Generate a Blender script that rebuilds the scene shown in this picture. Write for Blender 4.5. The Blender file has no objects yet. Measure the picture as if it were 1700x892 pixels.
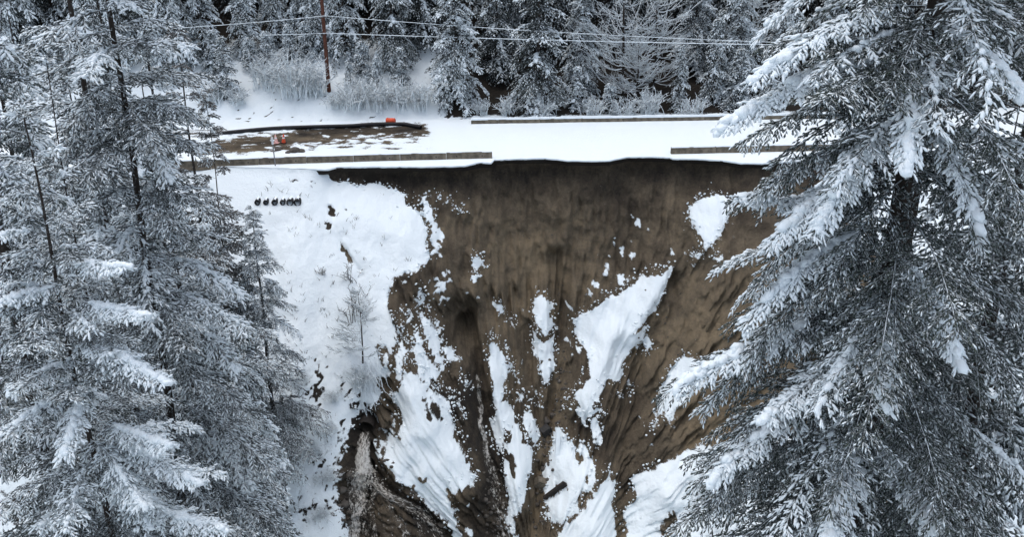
import bpy, bmesh, math
import numpy as np
from mathutils import Vector

# ------------------------------------------------------------------ camera
sc = bpy.context.scene
COL = sc.collection
R = math.radians
CAMZ, PITCH, FPX = 28.0, R(23.9), 1800.0       # metres, down-tilt, focal length in photo pixels
cam_d = bpy.data.cameras.new('camera')
cam_d.sensor_width = 36.0
cam_d.lens = 36.0 * FPX / 1700.0
cam_d.clip_end = 3000.0
cam = bpy.data.objects.new('camera', cam_d)
COL.objects.link(cam)
cam.location = (0, 0, CAMZ)
cam.rotation_euler = (R(90) - PITCH, 0, 0)
sc.camera = cam

# ------------------------------------------------------------------ sky, sun, exposure (overcast winter day)
w = bpy.data.worlds.new('World'); sc.world = w; w.use_nodes = True
nt = w.node_tree; nt.nodes.clear()
sky = nt.nodes.new('ShaderNodeTexSky'); sky.sky_type = 'NISHITA'; sky.sun_disc = False
SUN_EL, SUN_AZ = R(78), R(-60)
sky.sun_elevation = SUN_EL; sky.sun_rotation = SUN_AZ
sky.air_density = 1.0; sky.dust_density = 3.0
hs = nt.nodes.new('ShaderNodeHueSaturation'); hs.inputs['Saturation'].default_value = 0.62
bg = nt.nodes.new('ShaderNodeBackground'); bg.inputs['Strength'].default_value = 0.11
wo = nt.nodes.new('ShaderNodeOutputWorld')
nt.links.new(sky.outputs[0], hs.inputs['Color']); nt.links.new(hs.outputs[0], bg.inputs['Color'])
nt.links.new(bg.outputs[0], wo.inputs[0])
sun_d = bpy.data.lights.new('sun', 'SUN'); sun_d.energy = 0.5; sun_d.angle = R(80); sun_d.color = (1.0, 0.98, 0.95)
sun = bpy.data.objects.new('sun', sun_d); COL.objects.link(sun)
# sun_rotation is measured from +Y towards +X (clockwise seen from above)
sd = Vector((math.sin(SUN_AZ) * math.cos(SUN_EL), math.cos(SUN_AZ) * math.cos(SUN_EL), math.sin(SUN_EL)))
sun.rotation_euler = sd.to_track_quat('Z', 'Y').to_euler()
sc.view_settings.view_transform = 'Standard'; sc.view_settings.look = 'None'
sc.view_settings.gamma = 1.0; sc.view_settings.use_curve_mapping = False
sc.view_settings.exposure = 0.95
sc.cycles.use_denoising = True
sc.cycles.max_bounces = 4; sc.cycles.diffuse_bounces = 3; sc.cycles.glossy_bounces = 2
sc.cycles.transmission_bounces = 2; sc.cycles.transparent_max_bounces = 6
sc.cycles.caustics_reflective = False; sc.cycles.caustics_refractive = False

# ------------------------------------------------------------------ numeric helpers
rng = np.random.default_rng(7)
CP, SP = math.cos(PITCH), math.sin(PITCH)

def project(P):
    d = P[..., 1] * CP + (CAMZ - P[..., 2]) * SP
    v = P[..., 1] * SP - (CAMZ - P[..., 2]) * CP
    return 850 + FPX * P[..., 0] / d, 446 - FPX * v / d

def ray(px, py):
    a = (px - 850) / FPX; b = (446 - py) / FPX
    return np.array([a, CP + b * SP, -SP + b * CP])

def at_Y(px, py, Y):
    r = ray(px, py); t = Y / r[1]
    return np.array([r[0] * t, Y, CAMZ + r[2] * t])

def at_Z(px, py, Z):
    r = ray(px, py); t = (Z - CAMZ) / r[2]
    return np.array([r[0] * t, r[1] * t, Z])

def _h(i, j, k, s):
    n = (i * 73856093) ^ (j * 19349663) ^ (k * 83492791) ^ (s * 2654435761)
    n = (n ^ (n >> 13)) * 1274126177
    n = n ^ (n >> 16)
    return (n & 0xFFFF).astype(np.float64) / 32767.5 - 1.0

def noise(x, y, z, s=0):
    x = np.asarray(x, float); y = np.asarray(y, float) + 0 * x; z = np.asarray(z, float) + 0 * x
    xi = np.floor(x).astype(np.int64); yi = np.floor(y).astype(np.int64); zi = np.floor(z).astype(np.int64)
    fx = x - xi; fy = y - yi; fz = z - zi
    fx = fx * fx * (3 - 2 * fx); fy = fy * fy * (3 - 2 * fy); fz = fz * fz * (3 - 2 * fz)
    r = 0
    for a in (0, 1):
        wa = fx if a else 1 - fx
        for b in (0, 1):
            wb = fy if b else 1 - fy
            for c in (0, 1):
                r = r + wa * wb * (fz if c else 1 - fz) * _h(xi + a, yi + b, zi + c, s)
    return r

def fbm(x, y, z, o=4, s=0):
    r = 0; a = 0.55
    for k in range(o):
        f = 2.03 ** k
        r = r + a * noise(x * f, y * f, z * f, s + k * 17); a *= 0.5
    return r

def sstep(a, b, x):
    t = np.clip((x - a) / (b - a), 0, 1)
    return t * t * (3 - 2 * t)

def unit(v):
    return v / np.maximum(np.linalg.norm(v, axis=-1, keepdims=True), 1e-9)

def in_poly(px, py, poly):
    r = np.zeros(px.shape, bool); n = len(poly); j = n - 1
    for i in range(n):
        xi, yi = poly[i]; xj, yj = poly[j]
        if yi != yj:
            r ^= ((yi > py) != (yj > py)) & (px < (xj - xi) * (py - yi) / (yj - yi) + xi)
        j = i
    return r

def line_dist(px, py, pts):
    d = np.full(px.shape, 1e9)
    for (ax, ay), (bx, by) in zip(pts[:-1], pts[1:]):
        vx, vy = bx - ax, by - ay
        t = np.clip(((px - ax) * vx + (py - ay) * vy) / (vx * vx + vy * vy), 0, 1)
        d = np.minimum(d, np.hypot(px - ax - t * vx, py - ay - t * vy))
    return d

# ------------------------------------------------------------------ mesh helpers
def make_mesh(name, V, F, mat, attrs=None, smooth=True):
    V = np.ascontiguousarray(V, dtype=np.float32).reshape(-1, 3)
    if not isinstance(F, (list, tuple)): F = [F]
    F = [np.asarray(f, np.int32) for f in F if len(f)]
    me = bpy.data.meshes.new(name)
    me.vertices.add(len(V)); me.vertices.foreach_set('co', V.ravel())
    idx = np.concatenate([f.ravel() for f in F]); tot = np.concatenate([np.full(len(f), f.shape[1], np.int32) for f in F])
    me.loops.add(len(idx)); me.loops.foreach_set('vertex_index', idx)
    me.polygons.add(len(tot))
    st = np.zeros(len(tot), np.int32); st[1:] = np.cumsum(tot)[:-1]
    me.polygons.foreach_set('loop_start', st)
    me.polygons.foreach_set('use_smooth', np.full(len(tot), smooth))
    me.update(calc_edges=True); me.validate()
    for k, a in (attrs or {}).items():
        a = np.asarray(a, np.float32)
        if a.ndim == 2:
            at = me.attributes.new(k, 'FLOAT_VECTOR', 'POINT'); at.data.foreach_set('vector', a.ravel())
        else:
            at = me.attributes.new(k, 'FLOAT', 'POINT'); at.data.foreach_set('value', a)
    me.materials.append(mat)
    return me

def obj(name, me, parent=None, loc=None):
    o = bpy.data.objects.new(name, me); COL.objects.link(o)
    if parent is not None: o.parent = parent
    if loc is not None: o.location = loc
    return o

def tag(o, label=None, cat=None, group=None, kind=None):
    if label: o['label'] = label
    if cat: o['category'] = cat
    if group: o['group'] = group
    if kind: o['kind'] = kind
    return o

def empty(name, loc, label, cat, group=None):
    o = bpy.data.objects.new(name, None); COL.objects.link(o); o.location = loc
    o.empty_display_size = 0.2
    return tag(o, label, cat, group)

def copy_tree(root, loc, rz, scale, label, group=None):
    r = root.copy(); COL.objects.link(r); r.location = loc; r.rotation_euler = (0, 0, rz); r.scale = scale
    r['label'] = label
    if group: r['group'] = group
    for ch in root.children:
        c = ch.copy(); COL.objects.link(c); c.parent = r
        for g in ch.children:
            d = g.copy(); COL.objects.link(d); d.parent = c
    return r

def grid_faces(n, m):
    a = (np.arange(n - 1)[:, None] * m + np.arange(m - 1)[None, :]).ravel()
    return np.stack([a, a + m, a + m + 1, a + 1], 1)

def tubes(P, Rr, m):
    """P (N,K,3) centre lines, Rr (N,K) radii -> verts, quads"""
    P = np.asarray(P, float); N, K, _ = P.shape
    T = unit(np.gradient(P, axis=1))
    ref = np.zeros_like(T); ref[..., 2] = 1
    steep = np.abs(T[..., 2]).mean(1) > 0.8
    ref[steep] = (1, 0, 0)
    S = unit(np.cross(T, ref)); U = np.cross(S, T)
    a = np.arange(m) * 2 * np.pi / m
    V = P[:, :, None] + np.asarray(Rr)[:, :, None, None] * (S[:, :, None] * np.cos(a)[:, None] + U[:, :, None] * np.sin(a)[:, None])
    b = (np.arange(N)[:, None, None] * K + np.arange(K - 1)[None, :, None]) * m
    i = np.arange(m)[None, None, :]; j = (i + 1) % m
    F = np.stack([b + i, b + j, b + m + j, b + m + i], -1).reshape(-1, 4)
    return V.reshape(-1, 3), F

def frames(D):
    ref = np.zeros_like(D); ref[:, 2] = 1
    st = np.abs(D[:, 2]) > 0.96
    ref[st] = (0.3, 1, 0)
    S = unit(np.cross(D, ref)); U = np.cross(S, D)
    return S, U

def spindles(P, D, L, r, snow):
    """needle-clad shoots: 4-sided spindles, snow on the upper edge"""
    N = len(P); D = unit(D); S, U = frames(D)
    L = L[:, None]; r = r[:, None]
    M = P + D * L * 0.60
    V = np.stack([P - D * L * 0.04, M + U * r, M + S * r * .95 - U * r * .5, M - S * r * .95 - U * r * .5, P + D * L], 1)
    at = np.stack([snow * .65, snow * 1.06, snow * .44, snow * .44, snow * .85], 1)
    b = np.arange(N)[:, None, None] * 5
    f = np.array([[0, 1, 2], [0, 2, 3], [0, 3, 1], [4, 2, 1], [4, 3, 2], [4, 1, 3]])
    return V.reshape(-1, 3), (b + f[None]).reshape(-1, 3), at.reshape(-1)

def fingers(P, D, L, r, seed=0):
    """rounded elongated snow lumps: 5-sided, two rings"""
    N = len(P); D = unit(D); S, U = frames(D)
    g = np.random.default_rng(seed); m = 5
    a = np.arange(m) * 2 * np.pi / m + .3
    rings = []
    for q, k in ((0.18, 0.85), (0.68, 0.9)):
        rr = r[:, None] * k * g.uniform(.7, 1.25, (N, m))
        rings.append((P + D * (L * q)[:, None])[:, None] + rr[..., None] * (S[:, None] * np.cos(a)[:, None] + U[:, None] * np.sin(a)[:, None] * .85))
    V = np.concatenate([(P - D * (L * .12)[:, None])[:, None], rings[0], rings[1], (P + D * L[:, None])[:, None]], 1)
    f = []
    for i in range(m):
        j = (i + 1) % m
        f += [[0, 1 + j, 1 + i], [1 + i, 1 + j, 6 + j], [1 + i, 6 + j, 6 + i], [11, 6 + i, 6 + j]]
    b = np.arange(N)[:, None, None] * 12
    return V.reshape(-1, 3), (b + np.array(f)[None]).reshape(-1, 3)

def cat(parts):
    """concatenate (V,F) lists; F all same width"""
    Vs, Fs, o = [], [], 0
    for V, F in parts:
        Vs.append(V); Fs.append(np.asarray(F) + o); o += len(V)
    return np.concatenate(Vs), np.concatenate(Fs)

def box_vf(x0, x1, y0, y1, z0, z1):
    V = np.array([[x, y, z] for z in (z0, z1) for y in (y0, y1) for x in (x0, x1)], float)
    F = np.array([[0, 2, 3, 1], [4, 5, 7, 6], [0, 1, 5, 4], [2, 6, 7, 3], [0, 4, 6, 2], [1, 3, 7, 5]])
    return V, F

# ------------------------------------------------------------------ materials
def nodes(name):
    m = bpy.data.materials.new(name); m.use_nodes = True
    t = m.node_tree; t.nodes.clear()
    o = t.nodes.new('ShaderNodeOutputMaterial'); p = t.nodes.new('ShaderNodeBsdfPrincipled')
    p.inputs['Specular IOR Level'].default_value = 0.2
    t.links.new(p.outputs[0], o.inputs[0])
    return m, t, p

def N_(t, kind, **kw):
    n = t.nodes.new('ShaderNode' + kind)
    for k, v in kw.items():
        if k in n.inputs.keys(): n.inputs[k].default_value = v
        else: setattr(n, k, v)
    return n

def attr(t, name):
    n = t.nodes.new('ShaderNodeAttribute'); n.attribute_name = name; return n

def noise_n(t, vec, scale, detail=4, rough=.55):
    n = N_(t, 'TexNoise', Scale=scale, Detail=detail, Roughness=rough)
    if vec is not None: t.links.new(vec, n.inputs['Vector'])
    return n

def math_n(t, op, a, b=None, c=None):
    n = t.nodes.new('ShaderNodeMath'); n.operation = op
    for i, v in enumerate((a, b, c)):
        if v is None: continue
        if isinstance(v, (int, float)): n.inputs[i].default_value = v
        else: t.links.new(v, n.inputs[i])
    return n.outputs[0]

def mix_n(t, f, a, b):
    n = t.nodes.new('ShaderNodeMix'); n.data_type = 'RGBA'
    for s, v in ((n.inputs[0], f), (n.inputs[6], a), (n.inputs[7], b)):
        if isinstance(v, (int, float)): s.default_value = v
        elif isinstance(v, tuple): s.default_value = (*v, 1)
        else: t.links.new(v, s)
    return n.outputs[2]

def ramp_n(t, f, lo, hi):
    n = N_(t, 'MapRange'); n.interpolation_type = 'SMOOTHSTEP'
    n.inputs[1].default_value = lo; n.inputs[2].default_value = hi
    t.links.new(f, n.inputs[0]); return n.outputs[0]

def bump_n(t, p, h, strength, dist=0.05):
    b = N_(t, 'Bump', Strength=strength, Distance=dist)
    t.links.new(h, b.inputs['Height']); t.links.new(b.outputs[0], p.inputs['Normal'])

SNOW = (0.80, 0.875, 0.91)

def mat_snow(name='snow', sc_=3.0, bump=.35):
    m, t, p = nodes(name)
    tc = N_(t, 'TexCoord')
    n = noise_n(t, tc.outputs['Object'], sc_, 6, .65)
    c = mix_n(t, n.outputs[0], (0.77, 0.845, 0.885), (0.83, 0.895, 0.925))
    t.links.new(c, p.inputs['Base Color']); p.inputs['Roughness'].default_value = .75
    bump_n(t, p, n.outputs[0], bump, .12)
    return m

def mat_foliage(name, dark, light, frost=.0):
    m, t, p = nodes(name)
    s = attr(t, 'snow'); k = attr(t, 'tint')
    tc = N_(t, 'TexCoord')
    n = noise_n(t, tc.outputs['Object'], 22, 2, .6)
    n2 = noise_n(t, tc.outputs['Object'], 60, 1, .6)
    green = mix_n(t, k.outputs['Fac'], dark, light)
    fine = ramp_n(t, n2.outputs[0], .50, .62)
    green = mix_n(t, math_n(t, 'MULTIPLY', fine, frost), green, (.50, .54, .58))
    f = math_n(t, 'MULTIPLY_ADD', n.outputs[0], .7, -.35)
    f = math_n(t, 'ADD', f, s.outputs['Fac'])
    f = ramp_n(t, f, .36, .58)
    c = mix_n(t, f, green, SNOW)
    t.links.new(c, p.inputs['Base Color']); p.inputs['Roughness'].default_value = .8
    p.inputs['Specular IOR Level'].default_value = .1
    return m

def mat_bark(name, a, b, snow=.3, wt=.6):
    m, t, p = nodes(name)
    tc = N_(t, 'TexCoord'); mp = N_(t, 'Mapping'); mp.inputs['Scale'].default_value = (9, 9, 1.6)
    t.links.new(tc.outputs['Object'], mp.inputs['Vector'])
    n = noise_n(t, mp.outputs[0], 2.2, 5, .7)
    c = mix_n(t, n.outputs[0], a, b)
    g = N_(t, 'NewGeometry'); sx = N_(t, 'SeparateXYZ'); t.links.new(g.outputs['Normal'], sx.inputs[0])
    n2 = noise_n(t, tc.outputs['Object'], 6, 4, .7)
    f = math_n(t, 'ADD', math_n(t, 'MULTIPLY', sx.outputs[2], .8), math_n(t, 'MULTIPLY', n2.outputs[0], wt))
    f = ramp_n(t, f, 1.0 - snow, 1.15 - snow)
    c = mix_n(t, f, c, SNOW)
    t.links.new(c, p.inputs['Base Color']); p.inputs['Roughness'].default_value = .9
    bump_n(t, p, n.outputs[0], .8, .05)
    return m

def mat_plain(name, col, rough=.7, var=.25, scale=6, metal=0, bump=.2, spec=.3):
    m, t, p = nodes(name)
    tc = N_(t, 'TexCoord'); n = noise_n(t, tc.outputs['Object'], scale, 5, .65)
    lo = tuple(v * (1 - var) for v in col); hi = tuple(min(1, v * (1 + var)) for v in col)
    t.links.new(mix_n(t, ramp_n(t, n.outputs[0], .3, .7), lo, hi), p.inputs['Base Color'])
    p.inputs['Roughness'].default_value = rough; p.inputs['Metallic'].default_value = metal
    p.inputs['Specular IOR Level'].default_value = spec
    bump_n(t, p, n.outputs[0], bump, .03)
    return m

def mat_ground(name, streaks=True):
    """bare soil and lying snow; attributes snow (cover), soil (tan 1 .. dark 0, with painted shade below the road lip), flow (wash direction coordinates)"""
    m, t, p = nodes(name)
    tc = N_(t, 'TexCoord'); s = attr(t, 'snow'); so = attr(t, 'soil'); fl = attr(t, 'flow')
    ob = tc.outputs['Object']
    a = noise_n(t, fl.outputs['Vector'], 1.0, 7, .78); k2 = noise_n(t, ob, 1.7, 5, .7)
    b = noise_n(t, ob, .55, 5, .6); d = noise_n(t, ob, 5.5, 5, .7); e = noise_n(t, ob, 24, 3, .7)
    v = math_n(t, 'ADD', so.outputs['Fac'], math_n(t, 'MULTIPLY_ADD', a.outputs[0], .9, -.43))
    v = math_n(t, 'ADD', v, math_n(t, 'MULTIPLY_ADD', b.outputs[0], .7, -.35))
    v = math_n(t, 'ADD', v, math_n(t, 'MULTIPLY_ADD', d.outputs[0], .55, -.275))
    v = math_n(t, 'ADD', v, math_n(t, 'MULTIPLY_ADD', k2.outputs[0], .40, -.2))
    r = N_(t, 'ValToRGB'); cr = r.color_ramp
    cr.elements[0].position = .05; cr.elements[0].color = (.026, .022, .018, 1)
    cr.elements[1].position = .95; cr.elements[1].color = (.198, .155, .101, 1)
    el = cr.elements.new(.35); el.color = (.066, .053, .038, 1)
    el = cr.elements.new(.6); el.color = (.116, .094, .066, 1)
    t.links.new(v, r.inputs[0])
    soilc = mix_n(t, math_n(t, 'MULTIPLY', ramp_n(t, e.outputs[0], .55, .75), .35), r.outputs[0], (.03, .025, .02))
    f = math_n(t, 'ADD', s.outputs['Fac'], math_n(t, 'MULTIPLY_ADD', d.outputs[0], .85, -.425))
    f = math_n(t, 'ADD', f, math_n(t, 'MULTIPLY_ADD', e.outputs[0], .7, -.35))
    f = ramp_n(t, f, .39, .60)
    c = mix_n(t, f, soilc, SNOW)
    t.links.new(c, p.inputs['Base Color']); p.inputs['Roughness'].default_value = .85
    h = math_n(t, 'ADD', math_n(t, 'MULTIPLY', d.outputs[0], .8), math_n(t, 'MULTIPLY', e.outputs[0], .3))
    hs_ = math_n(t, 'ADD', h, math_n(t, 'ADD', math_n(t, 'MULTIPLY', k2.outputs[0], .7), math_n(t, 'MULTIPLY', a.outputs[0], .6)))
    bare = math_n(t, 'SUBTRACT', 1.0, f)
    h = math_n(t, 'ADD', math_n(t, 'MULTIPLY', hs_, bare), math_n(t, 'MULTIPLY', math_n(t, 'ADD', math_n(t, 'MULTIPLY', h, .55), 1.1), f))
    bump_n(t, p, h, .85, .16)
    return m

M = {}
M['snow'] = mat_snow()
M['snow_tree'] = mat_snow('snow_on_branches', 7, .3)
M['ground'] = mat_ground('soil_and_snow')
M['fir'] = mat_foliage('fir_needles', (.013, .022, .015), (.040, .055, .038), .55)
M['fir_frost'] = mat_foliage('frosted_needles', (.016, .023, .019), (.050, .060, .050), .55)
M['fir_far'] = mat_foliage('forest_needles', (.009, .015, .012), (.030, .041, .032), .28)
M['fir_deep'] = mat_foliage('shaded_forest_needles', (.007, .011, .010), (.022, .029, .025), .18)  # forest needles in a darker copy, painting the shade deep in the stand
M['fir_brown'] = mat_foliage('brown_needles', (.045, .036, .024), (.10, .082, .058), .6)
M['bark'] = mat_bark('bark', (.018, .014, .012), (.055, .045, .038), .42, 1.0)
M['limb'] = mat_bark('limb_bark', (.018, .016, .014), (.05, .044, .038), .30)
M['frost_twig'] = mat_bark('frosted_twigs', (.07, .062, .058), (.22, .20, .19), 1.16)
M['concrete'] = mat_plain('dirty_concrete', (.150, .130, .100), .85, .4, 2.2)
M['asphalt'] = mat_plain('asphalt', (.035, .034, .033), .9, .3, 6)
M['pole'] = mat_plain('creosote_pole', (.10, .038, .024), .8, .3, 3)
M['black'] = mat_plain('black_rubber', (.014, .014, .016), .5, .3, 5)
M['orange'] = mat_plain('orange_plastic', (.72, .10, .04), .5, .1, 4)
M['white'] = mat_plain('white_plastic', (.75, .76, .78), .5, .1, 4)
M['metal'] = mat_plain('galvanised_steel', (.22, .23, .24), .5, .3, 5, .6)
M['rust'] = mat_plain('rusty_steel', (.025, .02, .017), .8, .4, 6)
M['rock'] = mat_plain('wet_rock', (.075, .066, .056), .6, .4, 5, 0, .6)
M['log'] = mat_bark('dead_log', (.05, .045, .04), (.14, .125, .11), .45)

# ------------------------------------------------------------------ hillside with the slide scar
def Ynear(x): return 85.7 + .073 * x          # foot of the near barrier row
def Yfar(x): return 95.9 + .055 * x           # foot of the far barrier row

EDGE_PX = np.array([(-400, 282), (380, 277), (545, 282), (560, 278), (620, 277), (700, 277), (770, 276), (797, 270), (817, 271), (819, 266), (850, 264.5),
                    (905, 263), (925, 265), (942, 267), (985, 267.5), (1012, 267), (1032, 262.5), (1045, 261), (1080, 260.5), (1113, 262), (1116, 264),
                    (1160, 264), (1200, 267), (1230, 271), (1260, 272), (1320, 268), (2000, 236)], float)
_e = np.array([at_Z(a, b, 0.0) for a, b in EDGE_PX])
def Yedge(x): return np.interp(x, _e[:, 0], _e[:, 1])

DEP = np.array([0, .5, 1.2, 2.5, 5, 8, 12, 16, 20, 26, 40.])
NAT = [0, .65, 1.56, 3.25, 6.5, 10.4, 15.6, 20.8, 26, 33.8, 52]
TAB = {-90: NAT, -24: NAT, -16.6: [0, .5, 1.3, 3, 6.2, 10, 15, 20, 25.2, 33, 51], -14.5: [0, -.3, -.1, 2.0, 5.6, 9.3, 14, 19, 24, 31.5, 49],
       -9: [0, -.5, -.6, 1.3, 4.9, 8.4, 12.5, 17.2, 22, 29, 45], -4: [0, -.6, -.8, .35, 2.3, 5.2, 9.3, 13.8, 18.6, 25.5, 41],
       2: [0, -.6, -.9, .0, 1.2, 2.9, 6.2, 10.8, 15.8, 22.8, 38], 8: [0, -.6, -.9, .0, 1.3, 3.1, 6.5, 11, 16, 23, 38],
       13: [0, -.6, -.8, .3, 2.2, 4.8, 8.8, 13.3, 18.3, 25.3, 41], 17: [0, -.5, -.5, .9, 3.9, 7.4, 12, 17, 22, 29, 46],
       20.5: [0, -.1, .3, 2, 5.5, 9.2, 14.2, 19.2, 24.2, 31.8, 49], 25: NAT, 90: NAT}
TX = np.array(list(TAB)); TV = np.array([TAB[k] for k in TAB], float)

xs = np.concatenate([np.arange(-90, -40, 2.), np.arange(-40, -18.5, .35), np.arange(-18.5, 18.6, .09), np.arange(18.6, 40, .35), np.arange(40, 91, 2.)])
ds = np.concatenate([np.linspace(0, 23.5, 345), np.arange(23.8, 40, .6)])
X, D = np.meshgrid(xs, ds, indexing='ij')
xi = np.clip(np.searchsorted(TX, X) - 1, 0, len(TX) - 2)
ft = sstep(0, 1, (X - TX[xi]) / (TX[xi + 1] - TX[xi]))
colv = np.stack([np.interp(ds, DEP, row) for row in TV])
k = np.ones(13) / 13
colv = np.stack([np.concatenate([r[:6], np.convolve(r, k, 'same')[6:-20], r[-20:]]) for r in colv])
di = np.broadcast_to(np.arange(len(ds))[None], X.shape)
O = colv[xi, di] * (1 - ft) + colv[xi + 1, di] * ft
_xs = np.arange(-92, 92, .1); _ys = np.convolve(np.pad(Yedge(_xs), 12, 'edge'), np.ones(25) / 25, 'valid')
Y = np.interp(X, _xs, _ys) + .12 - O
Z = -D - .02
P0 = np.stack([X, Y, Z], -1)
PX, PY = project(P0)

# gullies and spurs (traced as lines running down the slope)
def carve(Y, pts, wd, dep):
    d = line_dist(PX, PY, pts)
    return Y + dep * np.exp(-(d / wd) ** 2)
for pts, wd, dep in [
    ([(770, 555), (790, 610), (800, 690), (815, 760), (830, 830), (835, 920)], 17, 1.3),
    ([(925, 430), (930, 530), (932, 600), (925, 660), (905, 740), (900, 800), (880, 920)], 16, 1.1),
    ([(1120, 470), (1060, 620), (1040, 740), (1030, 830), (1030, 920)], 26, .9),
    ([(607, 700), (602, 740), (598, 800), (595, 920)], 26, 1.3), ([(620, 800), (650, 830), (720, 880), (760, 930)], 24, .8),
    ([(765, 530), (775, 570)], 28, 1.6), ([(660, 490), (690, 520)], 18, .5), ([(640, 640), (655, 700), (640, 740)], 16, .8),
    ([(820, 560), (835, 660), (862, 760), (852, 890)], 24, -.9), ([(690, 600), (720, 700), (765, 790)], 40, -1.3),
    ([(1085, 460), (1010, 560), (970, 660)], 34, -.9), ([(1010, 790), (975, 892)], 36, -.9), ([(902, 500), (905, 620)], 16, -.6),
    ([(940, 730), (950, 800), (930, 840)], 22, -.5), ([(1180, 335), (1170, 400)], 24, -.5), ([(1100, 800), (1180, 780)], 45, -.8),
    ([(548, 345), (560, 395), (575, 425), (600, 460)], 5, .35)]:
    Y = carve(Y, pts, wd, dep * 1.35)
# rills radiating towards the funnel at the foot of the scar
cx, cy = 890., 990.
th = np.arctan2(PX - cx, cy - PY); rr = np.hypot(PX - cx, PY - cy)
SOILP = [(520, 240), (545, 284), (546, 291), (552, 300), (562, 303), (577, 301), (590, 307), (607, 306), (620, 304), (632, 308), (650, 312), (665, 320),
         (675, 321), (672, 330), (674, 337), (683, 345), (692, 350), (700, 357), (705, 372), (710, 385), (712, 397), (704, 406), (712, 418),
         (716, 428), (700, 440), (692, 446), (680, 452), (665, 458), (652, 465), (650, 476), (645, 488), (644, 505), (650, 520), (655, 535),
         (658, 552), (658, 570), (652, 588), (640, 572), (624, 571), (632, 592), (636, 604), (650, 610), (640, 622), (622, 632), (624, 645),
         (634, 660), (622, 672), (612, 684), (600, 688), (590, 676), (582, 664), (592, 700), (580, 712), (577, 738), (566, 745), (556, 775), (550, 800), (556, 830),
         (568, 860), (578, 900), (580, 960), (1480, 960), (1470, 560), (1450, 400), (1440, 240)]
inside = in_poly(PX, PY, SOILP).astype(float)
rill = fbm(th * 26, rr * .012, 0 * th, 4, 3)
ridge1 = 1 - np.abs(noise(th * 42, rr * .016, 0, 6)) * 2; ridge2 = 1 - np.abs(noise(th * 105, rr * .03, 0, 8)) * 2
strata = noise(X * .35, Z * 2.6 + .8 * noise(X * .4, 0, 0, 2), 0, 10)
flute2 = 1 - 2 * np.abs(noise(X * 3.3 + noise(X * .5, Z * .4, 0, 4), Z * .45, 0, 12))
flute = np.abs(noise(X * 1.9 + 1.5 * noise(X * .3, Z * .2, 0, 5), Z * .22, 0, 9))
Y = Y - inside * ((ridge1 * .42 + ridge2 * .15) * sstep(4, 9, D) + (flute2 * .06 + strata * .03) * sstep(1, 2.5, D) * (1 - sstep(9, 14, D)) + rill * .6 * sstep(1.5, 7, D) + (flute - .3) * .40 * sstep(1, 2.5, D) * (1 - sstep(8, 13, D)))
Y = Y - fbm(X * .35, Z * .35, Y * .35, 3, 11) * .8 * sstep(.8, 4, D) - fbm(X * 1.6, Z * .75, 0, 4, 21) * .28 * (.25 + inside) * sstep(.3, 1.5, D) - np.abs(noise(X * 3.3, Z * 1.5, 0, 22)) * .16 * inside - np.abs(noise(X * 1.9 + noise(Z * .4, X * .3, 0, 26), Z * .42, 0, 24)) * .30 * inside * sstep(1, 2.5, D)
Y = Y - (1 - inside) * np.abs(fbm(X * 2.6, Z * 2.6, Y * 2.6, 3, 31)) * .22

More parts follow.
